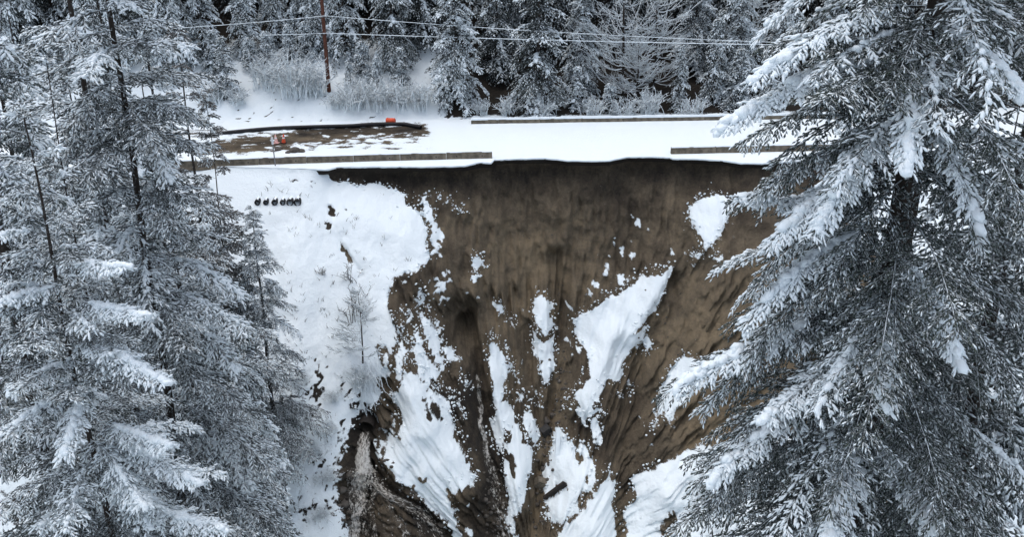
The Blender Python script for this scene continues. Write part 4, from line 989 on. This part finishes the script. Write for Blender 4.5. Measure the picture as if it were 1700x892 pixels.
for _ in range(170):
    x_, y_ = g.uniform(430, 690), g.uniform(300, 600)
    if in_poly(np.array([x_]), np.array([y_]), SOILP)[0] or noise(x_ * .03, y_ * .03, 0, 3) < -.15: continue
    p = hit(x_, y_)
    for _k in range(int(g.integers(2, 6))):
        ln = g.uniform(.12, .45); a_ = g.uniform(0, 6.28); o_ = np.array([g.normal(0, .08), g.normal(0, .05), -.05])
        Q.append(p + o_ + np.stack([np.cos(a_) * ln * .5 * np.array([0, .5, 1.2]), np.sin(a_) * ln * .5 * np.array([0, .5, 1.2]), ln * np.array([0, .6, 1])], 1))
Q = np.array(Q); v, f = tubes(Q, np.broadcast_to(np.array([.014, .012, .008]), (len(Q), 3)), 3)
tag(obj('dry_stems', make_mesh('dry_stems', v, f, M['limb'])), 'short dry stems poking through the snow left of the scar', 'stems', kind='stuff')
p = hit(602, 605); bare_object('bare_sapling', 150, p - np.array([0, 0, .1]), 6.2, .8, 2.2, 34, 'leafless frosted sapling leaning over the snow above the culvert', 'bare tree', None, .45, .06)
# roots hanging over the eroded lip
g = np.random.default_rng(5); n = 46; P = []
a0 = hit(612, 622); 
for i in range(n):
    st = hit(g.uniform(585, 628), g.uniform(600, 640)) + np.array([0, -.15, .1]); dx = g.uniform(-.3, 1.5); ln = g.uniform(1.2, 3.6); u = np.linspace(0, 1, 8)
    P.append(st + np.stack([dx * u + .12 * np.sin(u * 9 + i), -(.9 * u) - .25 * np.sin(u * 3), -ln * u * (.35 + .65 * u)], 1))
e = empty('hanging_roots', a0, 'snow-coated roots hanging over the eroded lip above the culvert', 'roots')
rv_, rf_ = tubes(np.array(P), np.broadcast_to(.03 * (1 - .6 * np.linspace(0, 1, 8)), (n, 8)), 4)
obj('root_strands', make_mesh('root_strands', rv_ - a0, rf_, M['frost_twig']), e)

# ------------------------------------------------------------------ utility pole and wires
pb = at_Y(547, 160, 100.2); zb_ = float(back_z(np.array(pb[0]), np.array(100.2)))
e = empty('utility_pole', (pb[0], 100.2, zb_ - .3), 'reddish brown wooden utility pole standing on the snowy bank', 'utility pole')
e.rotation_euler = (0, R(-.6), 0)
kz = np.linspace(0, 13.5, 12)
v, f = tubes(np.stack([0 * kz, 0 * kz, kz], 1)[None], (.19 - .004 * kz)[None], 14)
obj('shaft', make_mesh('shaft', v, f, M['pole']), e)
z_up = at_Y(540, 26, 100.2)[2] - zb_ + .3; z_lo = at_Y(543, 55, 100.2)[2] - zb_ + .3
for zz in (z_up, z_lo):
    v1, f1 = box_vf(-.06, .06, -.30, -.14, zz - .08, zz + .08); obj('cable_bracket', make_mesh('cable_bracket', v1, f1, M['metal'], smooth=False), e)
def wire(pts, sag, label, rad=.027):
    A, B = pts; u = np.linspace(0, 1, 40)
    P = A + (B - A) * u[:, None]; P[:, 2] -= sag * 4 * u * (1 - u)
    e = empty('power_line', A, label, 'cable', 'snow-covered cables on the utility pole')
    v, f = tubes((P - A)[None], np.full((1, 40), .012), 5); obj('cable', make_mesh('cable', v, f, M['black']), e)
    Pn = P - A + np.array([0, 0, rad * .55]); v, f = tubes(Pn[None], (rad * (1 + .25 * noise(u * 160, 0, 0, 4)))[None], 6); obj('snow_sleeve', make_mesh('snow_sleeve', v, f, M['snow_tree']), e)
Pu = at_Y(540, 26, 99.95); Pl = at_Y(543, 55, 99.95)
wire((Pu, at_Y(1420, 74, 98.5)), .35, 'upper snow-covered cable running from the pole over the road to the huge tree')
wire((Pl, at_Y(1420, 76, 97.5)), .15, 'lower snow-covered cable running from the pole over the road to the huge tree', .033)
wire((Pu, at_Y(230, 50, 97.0)), .12, 'upper snow-covered cable from the pole towards the brown firs')
wire((Pl, at_Y(430, 58, 98.5)), .03, 'lower snow-covered cable from the pole past the narrow firs')

# ------------------------------------------------------------------ things on the road end
pts = np.array([at_Z(a, b_, .18) for a, b_ in [(330, 226), (370, 221), (420, 216.5), (470, 212.5), (540, 210.5), (600, 208.5), (650, 206), (672, 206), (686, 209), (700, 212)]])
u = np.linspace(0, len(pts) - 1, 60); P = np.stack([np.interp(u, np.arange(len(pts)), pts[:, i]) for i in range(3)], 1); P[:, 2] += .05 + .05 * noise(u * 1.3, 0, 0, 2)
P = np.apply_along_axis(lambda a: np.convolve(np.pad(a, 2, 'edge'), np.ones(5) / 5, 'valid'), 0, P)
e = empty('drain_pipe', P[30], 'long black flexible pipe lying along the snowy bank', 'pipe')
v, f = tubes((P - P[30])[None], np.full((1, 60), .17), 12); obj('hose', make_mesh('hose', v, f, M['black']), e)
def lathe(prof, m=16):
    a = np.arange(m) * 2 * np.pi / m; pr = np.array(prof)
    V = np.stack([pr[:, 0:1] * np.cos(a), pr[:, 0:1] * np.sin(a), np.repeat(pr[:, 1:2], m, 1)], -1); K = len(prof)
    b_ = np.arange(K - 1)[:, None] * m; i = np.arange(m)[None]; j = (i + 1) % m
    return V.reshape(-1, 3), np.stack([b_ + i, b_ + j, b_ + m + j, b_ + m + i], -1).reshape(-1, 4)
# orange drum on its side
p = at_Z(643, 205, .1); e = empty('traffic_drum', (p[0], p[1], .06), 'orange plastic drum tipped over beside the black pipe', 'traffic drum'); e.rotation_euler = (R(80), 0, R(70))
obj('body', make_mesh('body', *lathe([(.001, 0), (.30, 0), (.32, .06), (.27, .08), (.27, .3), (.25, .32), (.25, .55), (.23, .57), (.22, .78), (.001, .80)]), M['orange']), e); e.location.z = .33
# traffic cones
def cone(px, py, label, mt, lean_):
    p = at_Z(px, py, .06); e = empty('traffic_cone', (p[0], p[1], .07), label, 'traffic cone', 'cones at the muddy road end'); e.rotation_euler = lean_
    obj('base', make_mesh('base', *box_vf(-.24, .24, -.24, .24, 0, .04), M['black'] if mt == 'orange' else M[mt], smooth=False), e)
    bd = obj('body', make_mesh('body', *lathe([(.18, .042), (.165, .1), (.05, .74), (.035, .76), (.001, .76)]), M[mt]), e)
    obj('stripe', make_mesh('stripe', *lathe([(.118, .40), (.092, .53)]), M['white']), bd)
cone(471, 237, 'orange traffic cone standing in the snow behind the near barriers', 'orange', (R(3), R(4), 0))
M['pale_orange'] = mat_plain('snowy_orange', (.72, .42, .38), .6, .3, 9)
cone(459, 238, 'faded snow-dusted cone just left of the orange cone', 'pale_orange', (R(-6), R(-5), 0))
# marker post in front of the barrier
p = at_Z(457, 277, 0); e = empty('marker_post', (p[0], p[1] + .1, -.3), 'thin grey marker post with white top before the near barriers', 'marker post'); e.rotation_euler = (0, R(-1.5), 0)
kz = np.array([0, 1., 2.2]); v, f = tubes(np.stack([0 * kz, 0 * kz, kz], 1)[None], np.full((1, 3), .045), 6); obj('post', make_mesh('post', v, f, M['metal']), e)
obj('reflector', make_mesh('reflector', *box_vf(-.075, .075, -.07, .05, 2.18, 2.75), M['white'], smooth=False), e)

# rounded rock helper
ico = bmesh.new(); bmesh.ops.create_icosphere(ico, subdivisions=3, radius=1); ICO_V = np.array([v.co[:] for v in ico.verts]); ICO_F = np.array([[v.index for v in f.verts] for f in ico.faces]); ico.free()
def rock_mesh(name, seed, size, mat, rough=.35, flat=1):
    g = np.random.default_rng(seed); d = ICO_V.copy()
    r = 1 + rough * fbm(d[:, 0] * 1.3 + seed, d[:, 1] * 1.3, d[:, 2] * 1.3, 3, seed)
    V = d * r[:, None]
    for k in range(5):           # broken faces
        nrm = unit(g.normal(size=3)[None])[0]; off = g.uniform(.6, .85); dd = V @ nrm
        V = V - np.maximum(dd - off, 0)[:, None] * nrm
    return make_mesh(name, V * np.array(size), ICO_F, mat, smooth=flat)
# boulders, chunks behind the barrier
for i, (x_, y_, s_, lab) in enumerate([(462, 249, .32, 'dark rock just right of the marker post top'), (490, 252, .5, 'largest muddy rock on the snow behind the near barriers'), (478, 254, .25, 'small dark stone beside the largest muddy rock'), (500, 252, .35, 'muddy rock at the right of the largest one')]):
    p = at_Z(x_, y_, .05); tag(obj('rock', rock_mesh('rock', 200 + i, (s_, s_ * .8, s_ * .6), M['rock']), None, p + np.array([0, 0, s_ * .2])), lab, 'rock', 'rocks behind the near barriers')

# six pipe ends in the bank
for i, x_ in enumerate([428, 442, 456.5, 470, 482, 494.5]):
    p = hit(x_, 338); lab = f'dark pipe end in the snowy bank, {ordn[i]} of six from the left fir'
    e = empty('pipe_end', p + np.array([0, .10, .14]), lab, 'pipe', 'row of six pipe ends')
    Lp = .95; kz = np.array([0, .04, 1.2]); rr_ = (.21, .19, .22, .20, .26, .27)[i]
    V1, F1 = tubes(np.stack([0 * kz, -.34 + kz, 0 * kz], 1)[None], np.array([[rr_, rr_ + .02, rr_ + .02]]), 16)
    V2, F2 = tubes(np.stack([0 * kz, -.34 + kz, 0 * kz], 1)[None], np.array([[rr_, rr_ - .05, rr_ - .05]]), 16)
    V3 = np.concatenate([[[0, .0, 0]], np.stack([np.cos(np.arange(16) * np.pi / 8) * rr_, np.full(16, .0), np.sin(np.arange(16) * np.pi / 8) * rr_], 1)])
    obj('pipe_wall', make_mesh('pipe_wall', *cat([(V1, F1), (V2, F2)]), M['black']), e)
    obj('shade_disc', make_mesh('shade_disc', V3, np.array([[0, 1 + k_, 1 + (k_ + 1) % 16] for k_ in range(16)]), M['black']), e)  # black disc standing in for the shade inside the open pipe
    sx_ = np.linspace(-1, 1, 9); sy_ = np.linspace(-.26, .7, 9); gx, gy = np.meshgrid(sx_, sy_, indexing='ij')
    gz = rr_ - .01 + .08 * np.sqrt(np.maximum(1 - gx ** 2, 0)) - .24 * gx ** 2 + .03 * noise(gx * 3, gy * 3, i, 3)
    obj('snow_cap', make_mesh('snow_cap', np.stack([gx * rr_ * .92, gy, gz], -1), grid_faces(9, 9), M['snow']), e)

# fallen stick and logs
def log(pa, pb_, r, label, name='fallen_log', mt='log'):
    u = np.linspace(0, 1, 10)[:, None]; P = pa + (pb_ - pa) * u; P[:, 2] += r * .6 + .04 * np.sin(u[:, 0] * 6); c_ = P[5].copy()
    e = empty(name, c_, label, 'log'); v, f = tubes((P - c_)[None], (r * (1 - .45 * u[:, 0]))[None], 8); obj('bole', make_mesh('bole', v, f, M[mt]), e)
    v, f = tubes((P - c_ + np.array([0, 0, r * .55]))[None], (r * .8 * (1 - .45 * u[:, 0]))[None], 6); obj('snow_cover', make_mesh('snow_cover', v, f, M['snow_tree']), e)
def hitb(px, py):
    Yd = 97.
    for _ in range(200):
        p = at_Y(px, py, Yd)
        if p[2] <= float(back_z(np.array(p[0]), np.array(Yd))): break
        Yd += .1
    return p
log(hitb(440, 205), hitb(475, 188), .06, 'thin stick lying on the snowy bank above the black pipe', 'fallen_stick')
log(hit(425, 795) + np.array([0, -.3, .3]), hit(462, 822) + np.array([0, -.3, .3]), .16, 'fallen log poking from the snow under the left firs')

# ------------------------------------------------------------------ culvert and running water
def mat_water():
    m, t, p = nodes('silty_water')
    fl = attr(t, 'flow'); fo = attr(t, 'foam')
    a = noise_n(t, fl.outputs['Vector'], 1.0, 6, .72); b_ = noise_n(t, fl.outputs['Vector'], 2.7, 4, .7)
    f = math_n(t, 'ADD', math_n(t, 'MULTIPLY_ADD', a.outputs[0], 1.7, -.85), fo.outputs['Fac'])
    f = math_n(t, 'ADD', f, math_n(t, 'MULTIPLY_ADD', b_.outputs[0], 1.2, -.6))
    f = ramp_n(t, f, .25, 1.0)
    c = mix_n(t, f, (.11, .096, .075), (.68, .67, .63))
    t.links.new(c, p.inputs['Base Color']); p.inputs['Roughness'].default_value = .22; p.inputs['Specular IOR Level'].default_value = .5
    al = ramp_n(t, math_n(t, 'ADD', f, math_n(t, 'MULTIPLY', fo.outputs['Fac'], .35)), .12, .55)
    t.links.new(al, p.inputs['Alpha'])
    bump_n(t, p, math_n(t, 'ADD', a.outputs[0], b_.outputs[0]), .5, .1)
    return m
M['water'] = mat_water()
def stream(name, line, widths, foam, label, seed, lift=.12, free=None, kind='structure'):
    pts = np.array(line, float); n = 70; u = np.linspace(0, len(pts) - 1, n)
    cpx = np.interp(u, np.arange(len(pts)), pts[:, 0]); cpy = np.interp(u, np.arange(len(pts)), pts[:, 1]); wd = np.interp(u, np.arange(len(pts)), widths); fm = np.interp(u, np.arange(len(pts)), foam)
    cpx = cpx + 2.5 * noise(u * 1.6, seed, 0, seed)
    across = np.linspace(-1, 1, 15)
    V = np.zeros((n, 15, 3)); 
    for i in range(n):
        for j, a_ in enumerate(across):
            V[i, j] = hit(cpx[i] + a_ * wd[i], cpy[i] + 0 * a_)
    V[:, :, 1] -= lift * (1 - .9 * across[None] ** 2) + .09 * np.abs(fbm(V[:, :, 0] * 2.2, V[:, :, 2] * 1.1, 0, 3, seed)); V[:, :, 2] += lift * .5 * (1 - across[None] ** 2)
    if free is not None: V = free(V, u / u[-1], across)
    arc = np.concatenate([[0], np.cumsum(np.linalg.norm(np.diff(V[:, 7], axis=0), axis=1))])
    fl = np.stack([np.broadcast_to(across[None] * wd[:, None] * .16, V.shape[:2]), np.broadcast_to(arc[:, None] * 1.7, V.shape[:2]), np.full(V.shape[:2], seed * 3.)], -1)
    fo = fm[:, None] * (1 - .85 * np.abs(across[None]) ** 2.5) * np.clip(u / u[-1] * 8, 0, 1)[:, None]
    o = obj(name, make_mesh(name, V, grid_faces(n, 15), M['water'], {'flow': fl.reshape(-1, 3), 'foam': fo.ravel()})); tag(o, label, kind=kind)
    return o
STRANDS = []
for i_, (ln, wd_, fm_) in enumerate([([(592, 768), (584, 800), (588, 850), (580, 905)], [4, 6, 5, 6], [.7, .6, .5, .5]), ([(612, 765), (622, 800), (616, 840), (622, 905)], [4, 5, 4, 6], [.7, .55, .5, .4]), ([(600, 762), (606, 800), (604, 850), (608, 905)], [7, 6, 4, 5], [.75, .6, .5, .5]),
                                     ([(618, 795), (650, 822), (700, 846), (735, 890)], [4, 6, 6, 5], [.6, .6, .55, .5]), ([(640, 830), (668, 870), (676, 905)], [4, 6, 7], [.4, .5, .45]), ([(690, 850), (700, 880), (704, 905)], [4, 5, 6], [.4, .45, .4])]):
    STRANDS.append(stream('foam_strand', ln, [2.2 * q_ for q_ in wd_], [.8 * q_ for q_ in fm_], None, 20 + i_, .07, kind=None))
cp = hit(607, 712)
CUL = cp + np.array([0, .05, .12])
e = empty('culvert', CUL, 'dark round culvert mouth pouring muddy water down the bank', 'culvert')
kz = np.array([-.25, -.2, 0, .15, .3, .45, .6, 2.5]); rad = np.array([.62, .66, .66, .69, .66, .69, .66, .66])
V1, F1 = tubes(np.stack([0 * kz, kz, .08 * kz], 1)[None], rad[None], 20); V2, F2 = tubes(np.stack([0 * kz, kz, .08 * kz], 1)[None], (rad - .05 * np.array([0, 1, 1, 1, 1, 1, 1, 1]))[None], 20)
obj('pipe_wall', make_mesh('pipe_wall', *cat([(V1, F1), (V2, F2)]), M['rust']), e)
a_ = np.arange(20) * np.pi / 10; V3 = np.concatenate([[[0, 1.9, .1]], np.stack([np.cos(a_) * .63, np.full(20, 1.9), np.sin(a_) * .63], 1)])
obj('dark_end', make_mesh('dark_end', V3, np.array([[0, 1 + k_, 1 + (k_ + 1) % 20] for k_ in range(20)]), M['black']), e)  # black disc standing in for the darkness inside the culvert
# jet leaving the pipe, falling free to the ledge, then two arms over the rubble
pt = hit(603, 795)
n = 40; u = np.linspace(0, 1, n); ac = np.linspace(-1, 1, 13)
A = CUL + np.array([0, -.2, -.30]); B = np.array([pt[0], pt[1] - .25, pt[2]])
V = np.zeros((n, 13, 3))
for i in range(n):
    c_ = A + np.array([(B[0] - A[0]) * u[i], (B[1] - A[1]) * u[i] ** .75, (B[2] - A[2]) * u[i] ** 1.6]); wd_ = .40 + .42 * u[i]
    V[i] = c_ + np.stack([ac * wd_, -.22 * (1 - ac ** 2) * (1 + .3 * u[i]), .10 * (1 - ac ** 2)], 1)
V += (.10 * fbm(V[..., 0] * 3.5, V[..., 2] * 1.2, 0, 3, 7))[..., None] * np.array([.6, -1, 0])
fl = np.stack([np.broadcast_to(ac[None] * 2.6, V.shape[:2]), np.broadcast_to((u * 6)[:, None], V.shape[:2]), np.zeros(V.shape[:2])], -1)
fo = (.48 + .42 * u)[:, None] * (1 - .6 * np.abs(ac) ** 3) * (1 - sstep(.82, 1, u))[:, None]
wf = tag(obj('waterfall', make_mesh('waterfall', V, grid_faces(n, 13), M['water'], {'flow': fl.reshape(-1, 3), 'foam': fo.ravel()})), 'muddy waterfall dropping from the culvert mouth', 'water', kind='thing')
g = np.random.default_rng(9); n = 260
cc = B + np.stack([g.normal(0, .75, n), -.15 - np.abs(g.normal(0, .25, n)), .25 + g.normal(0, .5, n)], 1); rs_ = .02 + .06 * g.uniform(size=n) ** 3
fv, ff = fingers(cc, g.normal(0, 1, (n, 3)), rs_ * 2.2, rs_, 5)
M['foam'] = mat_plain('foam', (.55, .54, .5), .5, .2, 8)
tag(obj('spray', make_mesh('spray', fv, ff, M['foam']), wf), kind='stuff')
st_a = stream('stream', [(602, 770), (596, 800), (600, 830), (592, 860), (588, 905)], [14, 17, 13, 12, 15], [.75, .72, .55, .62, .6], 'foaming muddy stream running straight down from the waterfall foot', 3)
st_b = stream('stream', [(608, 775), (628, 815), (655, 832), (690, 850), (720, 880), (745, 910)], [10, 16, 22, 20, 16, 16], [.55, .5, .42, .4, .36, .36], 'muddy stream arm veering right below the waterfall', 4)
stream('stream', [(620, 820), (640, 850), (655, 905)], [18, 26, 34], [.24, .22, .25], 'thin sheet of water between the two arms below the waterfall', 9)
stream('stream', [(782, 598), (790, 625), (797, 660), (798, 700), (806, 740), (816, 775), (826, 815), (832, 860), (838, 905)], [3, 6, 6, 6, 7, 10, 15, 18, 20], [.40, .48, .56, .54, .56, .46, .40, .38, .38], 'narrow stream trickling down the gully right of the large snow patch', 5)
for i_, o_ in enumerate(STRANDS): o_.parent = st_a if i_ < 3 else st_b

# ------------------------------------------------------------------ debris in the slide
def slab(px, py, size, rot, label, mt='asphalt', snow=True, name='pavement_slab', cat_='slab'):
    p = hit(px, py); e = empty(name, p + np.array([0, -.2, .12]), label, cat_); e.rotation_euler = rot
    a, b_, c_ = size; V, F = box_vf(-a, a, -b_, b_, -c_, c_); V[:, :2] *= (1 + .10 * np.random.default_rng(int(px)).normal(size=(8, 1)))
    obj('body', make_mesh('body', V, F, M[mt], smooth=False), e)
    if snow:
        gx, gy = np.meshgrid(np.linspace(-1, 1, 14), np.linspace(-1, 1, 9), indexing='ij'); gz = c_ + .09 * (1 - gx ** 6) * (1 - gy ** 6) + .02 * noise(gx * 4, gy * 4, px, 2)
        obj('snow_cover', make_mesh('snow_cover', np.stack([gx * a * .97, gy * b_ * .97, gz], -1), grid_faces(14, 9), M['snow']), e)
slab(922, 815, (1.05, .12, .24), (R(18), R(-43), 0), 'dark broken pavement slab jutting from the snow at the slide foot', 'rust', False)
slab(925, 742, (.15, .18, 1.45), (R(-28), R(3), 0), 'upright snow-plastered broken post at the slide foot', 'snow', False, 'broken_post', 'post')
slab(897, 802, (.42, .3, .35), (R(20), R(30), R(15)), 'grey angular block in the middle gully', 'concrete', False, 'concrete_block', 'block')
slab(906, 716, (.38, .3, .4), (R(10), R(-25), R(30)), 'dark angular block stuck high in the middle gully', 'asphalt', False, 'pavement_block', 'block')
for i, (x_, y_, s_, lab) in enumerate([(905, 700, .45, 'largest rock in the middle gully above the dark block'), (918, 690, .3, 'small rock in the middle gully beside the largest one'), (566, 815, .42, 'brown boulder left of the waterfall foot'), (578, 790, .33, 'rounded brown stone left of the waterfall'), (573, 838, .36, 'brown stone lowest beside the waterfall'),
                                       (733, 873, .34, 'pale stone beside the lower muddy stream'), (805, 830, .26, 'stone at the left rim of the narrow stream'), (814, 852, .22, 'grey stone within the narrow stream near the frame bottom'), (900, 780, .3, 'muddy stone low in the middle gully')]):
    p = hit(x_, y_); tag(obj('rock', rock_mesh('rock', 220 + i, (s_, s_ * .8, s_ * .75), M['rock']), None, p), lab, 'rock', 'rocks in the slide')
# crumbs of snow that broke off along the rims of the patches, too many to count
g = np.random.default_rng(91); C_, S_ = [], []
for poly in SNOWP + [SOILP[1:60]]:
    a = np.array(poly, float)
    for i in range(len(a) - (1 if poly is not SNOWP[0] and len(a) == 59 else 0)):
        p0, p1 = a[i], a[(i + 1) % len(a)]
        if max(p0[1], p1[1]) > 905 or np.hypot(*(p1 - p0)) > 60: continue
        n = int(np.hypot(*(p1 - p0)) / 1.9 + g.uniform())
        for _ in range(n):
            q = p0 + (p1 - p0) * g.uniform() + g.normal(size=2) * np.array([4.0, 5.0]) * g.uniform(.3, 1.6)
            if not (560 < q[0] < 1235 and 295 < q[1] < 905): continue
            C_.append(hit(*q)); S_.append(.03 + .085 * g.uniform() ** 2.2)
C_ = np.array(C_); S_ = np.array(S_)
cv, cf = fingers(C_ + np.stack([0 * S_, -S_ * .35, S_ * .3], 1), g.normal(0, 1, (len(C_), 3)) * np.array([1, .5, .6]), S_ * g.uniform(1.6, 2.8, len(S_)), S_, 17)
tag(obj('snow_crumbs', make_mesh('snow_crumbs', cv, cf, M['snow'])), 'loose crumbs of snow along the rims of the patches in the slide', 'snow', kind='stuff')
# loose clods and gravel on the scar, too many to count
g = np.random.default_rng(77); cl = []
small = bmesh.new(); bmesh.ops.create_icosphere(small, subdivisions=1, radius=1); SV = np.array([v.co[:] for v in small.verts]); SF = np.array([[v.index for v in f.verts] for f in small.faces]); small.free()
def scatter(line, spread, n, lo, hi):
    L_ = np.array(line, float)
    for _ in range(n):
        q = g.uniform(0, len(L_) - 1); i = int(min(q, len(L_) - 2)); c_ = L_[i] + (L_[i + 1] - L_[i]) * (q - i) + g.normal(size=2) * spread
        p = hit(*c_); s_ = lo + (hi - lo) * g.uniform() ** 3
        cl.append((SV * (1 + .35 * g.normal(size=(len(SV), 1)) * .6) * s_ * np.array([1, .8, .8]) + p, SF))
scatter([(930, 600), (928, 660), (908, 720), (905, 780), (890, 890)], 9, 170, .05, .24)
scatter([(825, 790), (830, 880)], 12, 110, .06, .24)
scatter([(570, 780), (572, 880)], 9, 70, .06, .26)
scatter([(928, 470), (935, 590)], 4, 50, .04, .12)
scatter([(620, 740), (660, 810), (720, 860)], 8, 60, .05, .2)
scatter([(1030, 680), (1150, 480)], 40, 90, .03, .11); scatter([(700, 400), (1150, 330)], 40, 60, .03, .09)
v, f = cat(cl)
tag(obj('loose_rubble', make_mesh('loose_rubble', v, f, M['rock'], smooth=False)), 'loose muddy clods and stones strewn in the slide gullies', 'rubble', kind='stuff')

if __name__ == '__main__':
    tri = sum(sum(len(p.vertices) - 2 for p in ()) or len(m.loops) - 2 * len(m.polygons) for m in bpy.data.meshes)
    print('TRIANGLES', tri, 'OBJECTS', len(bpy.data.objects))
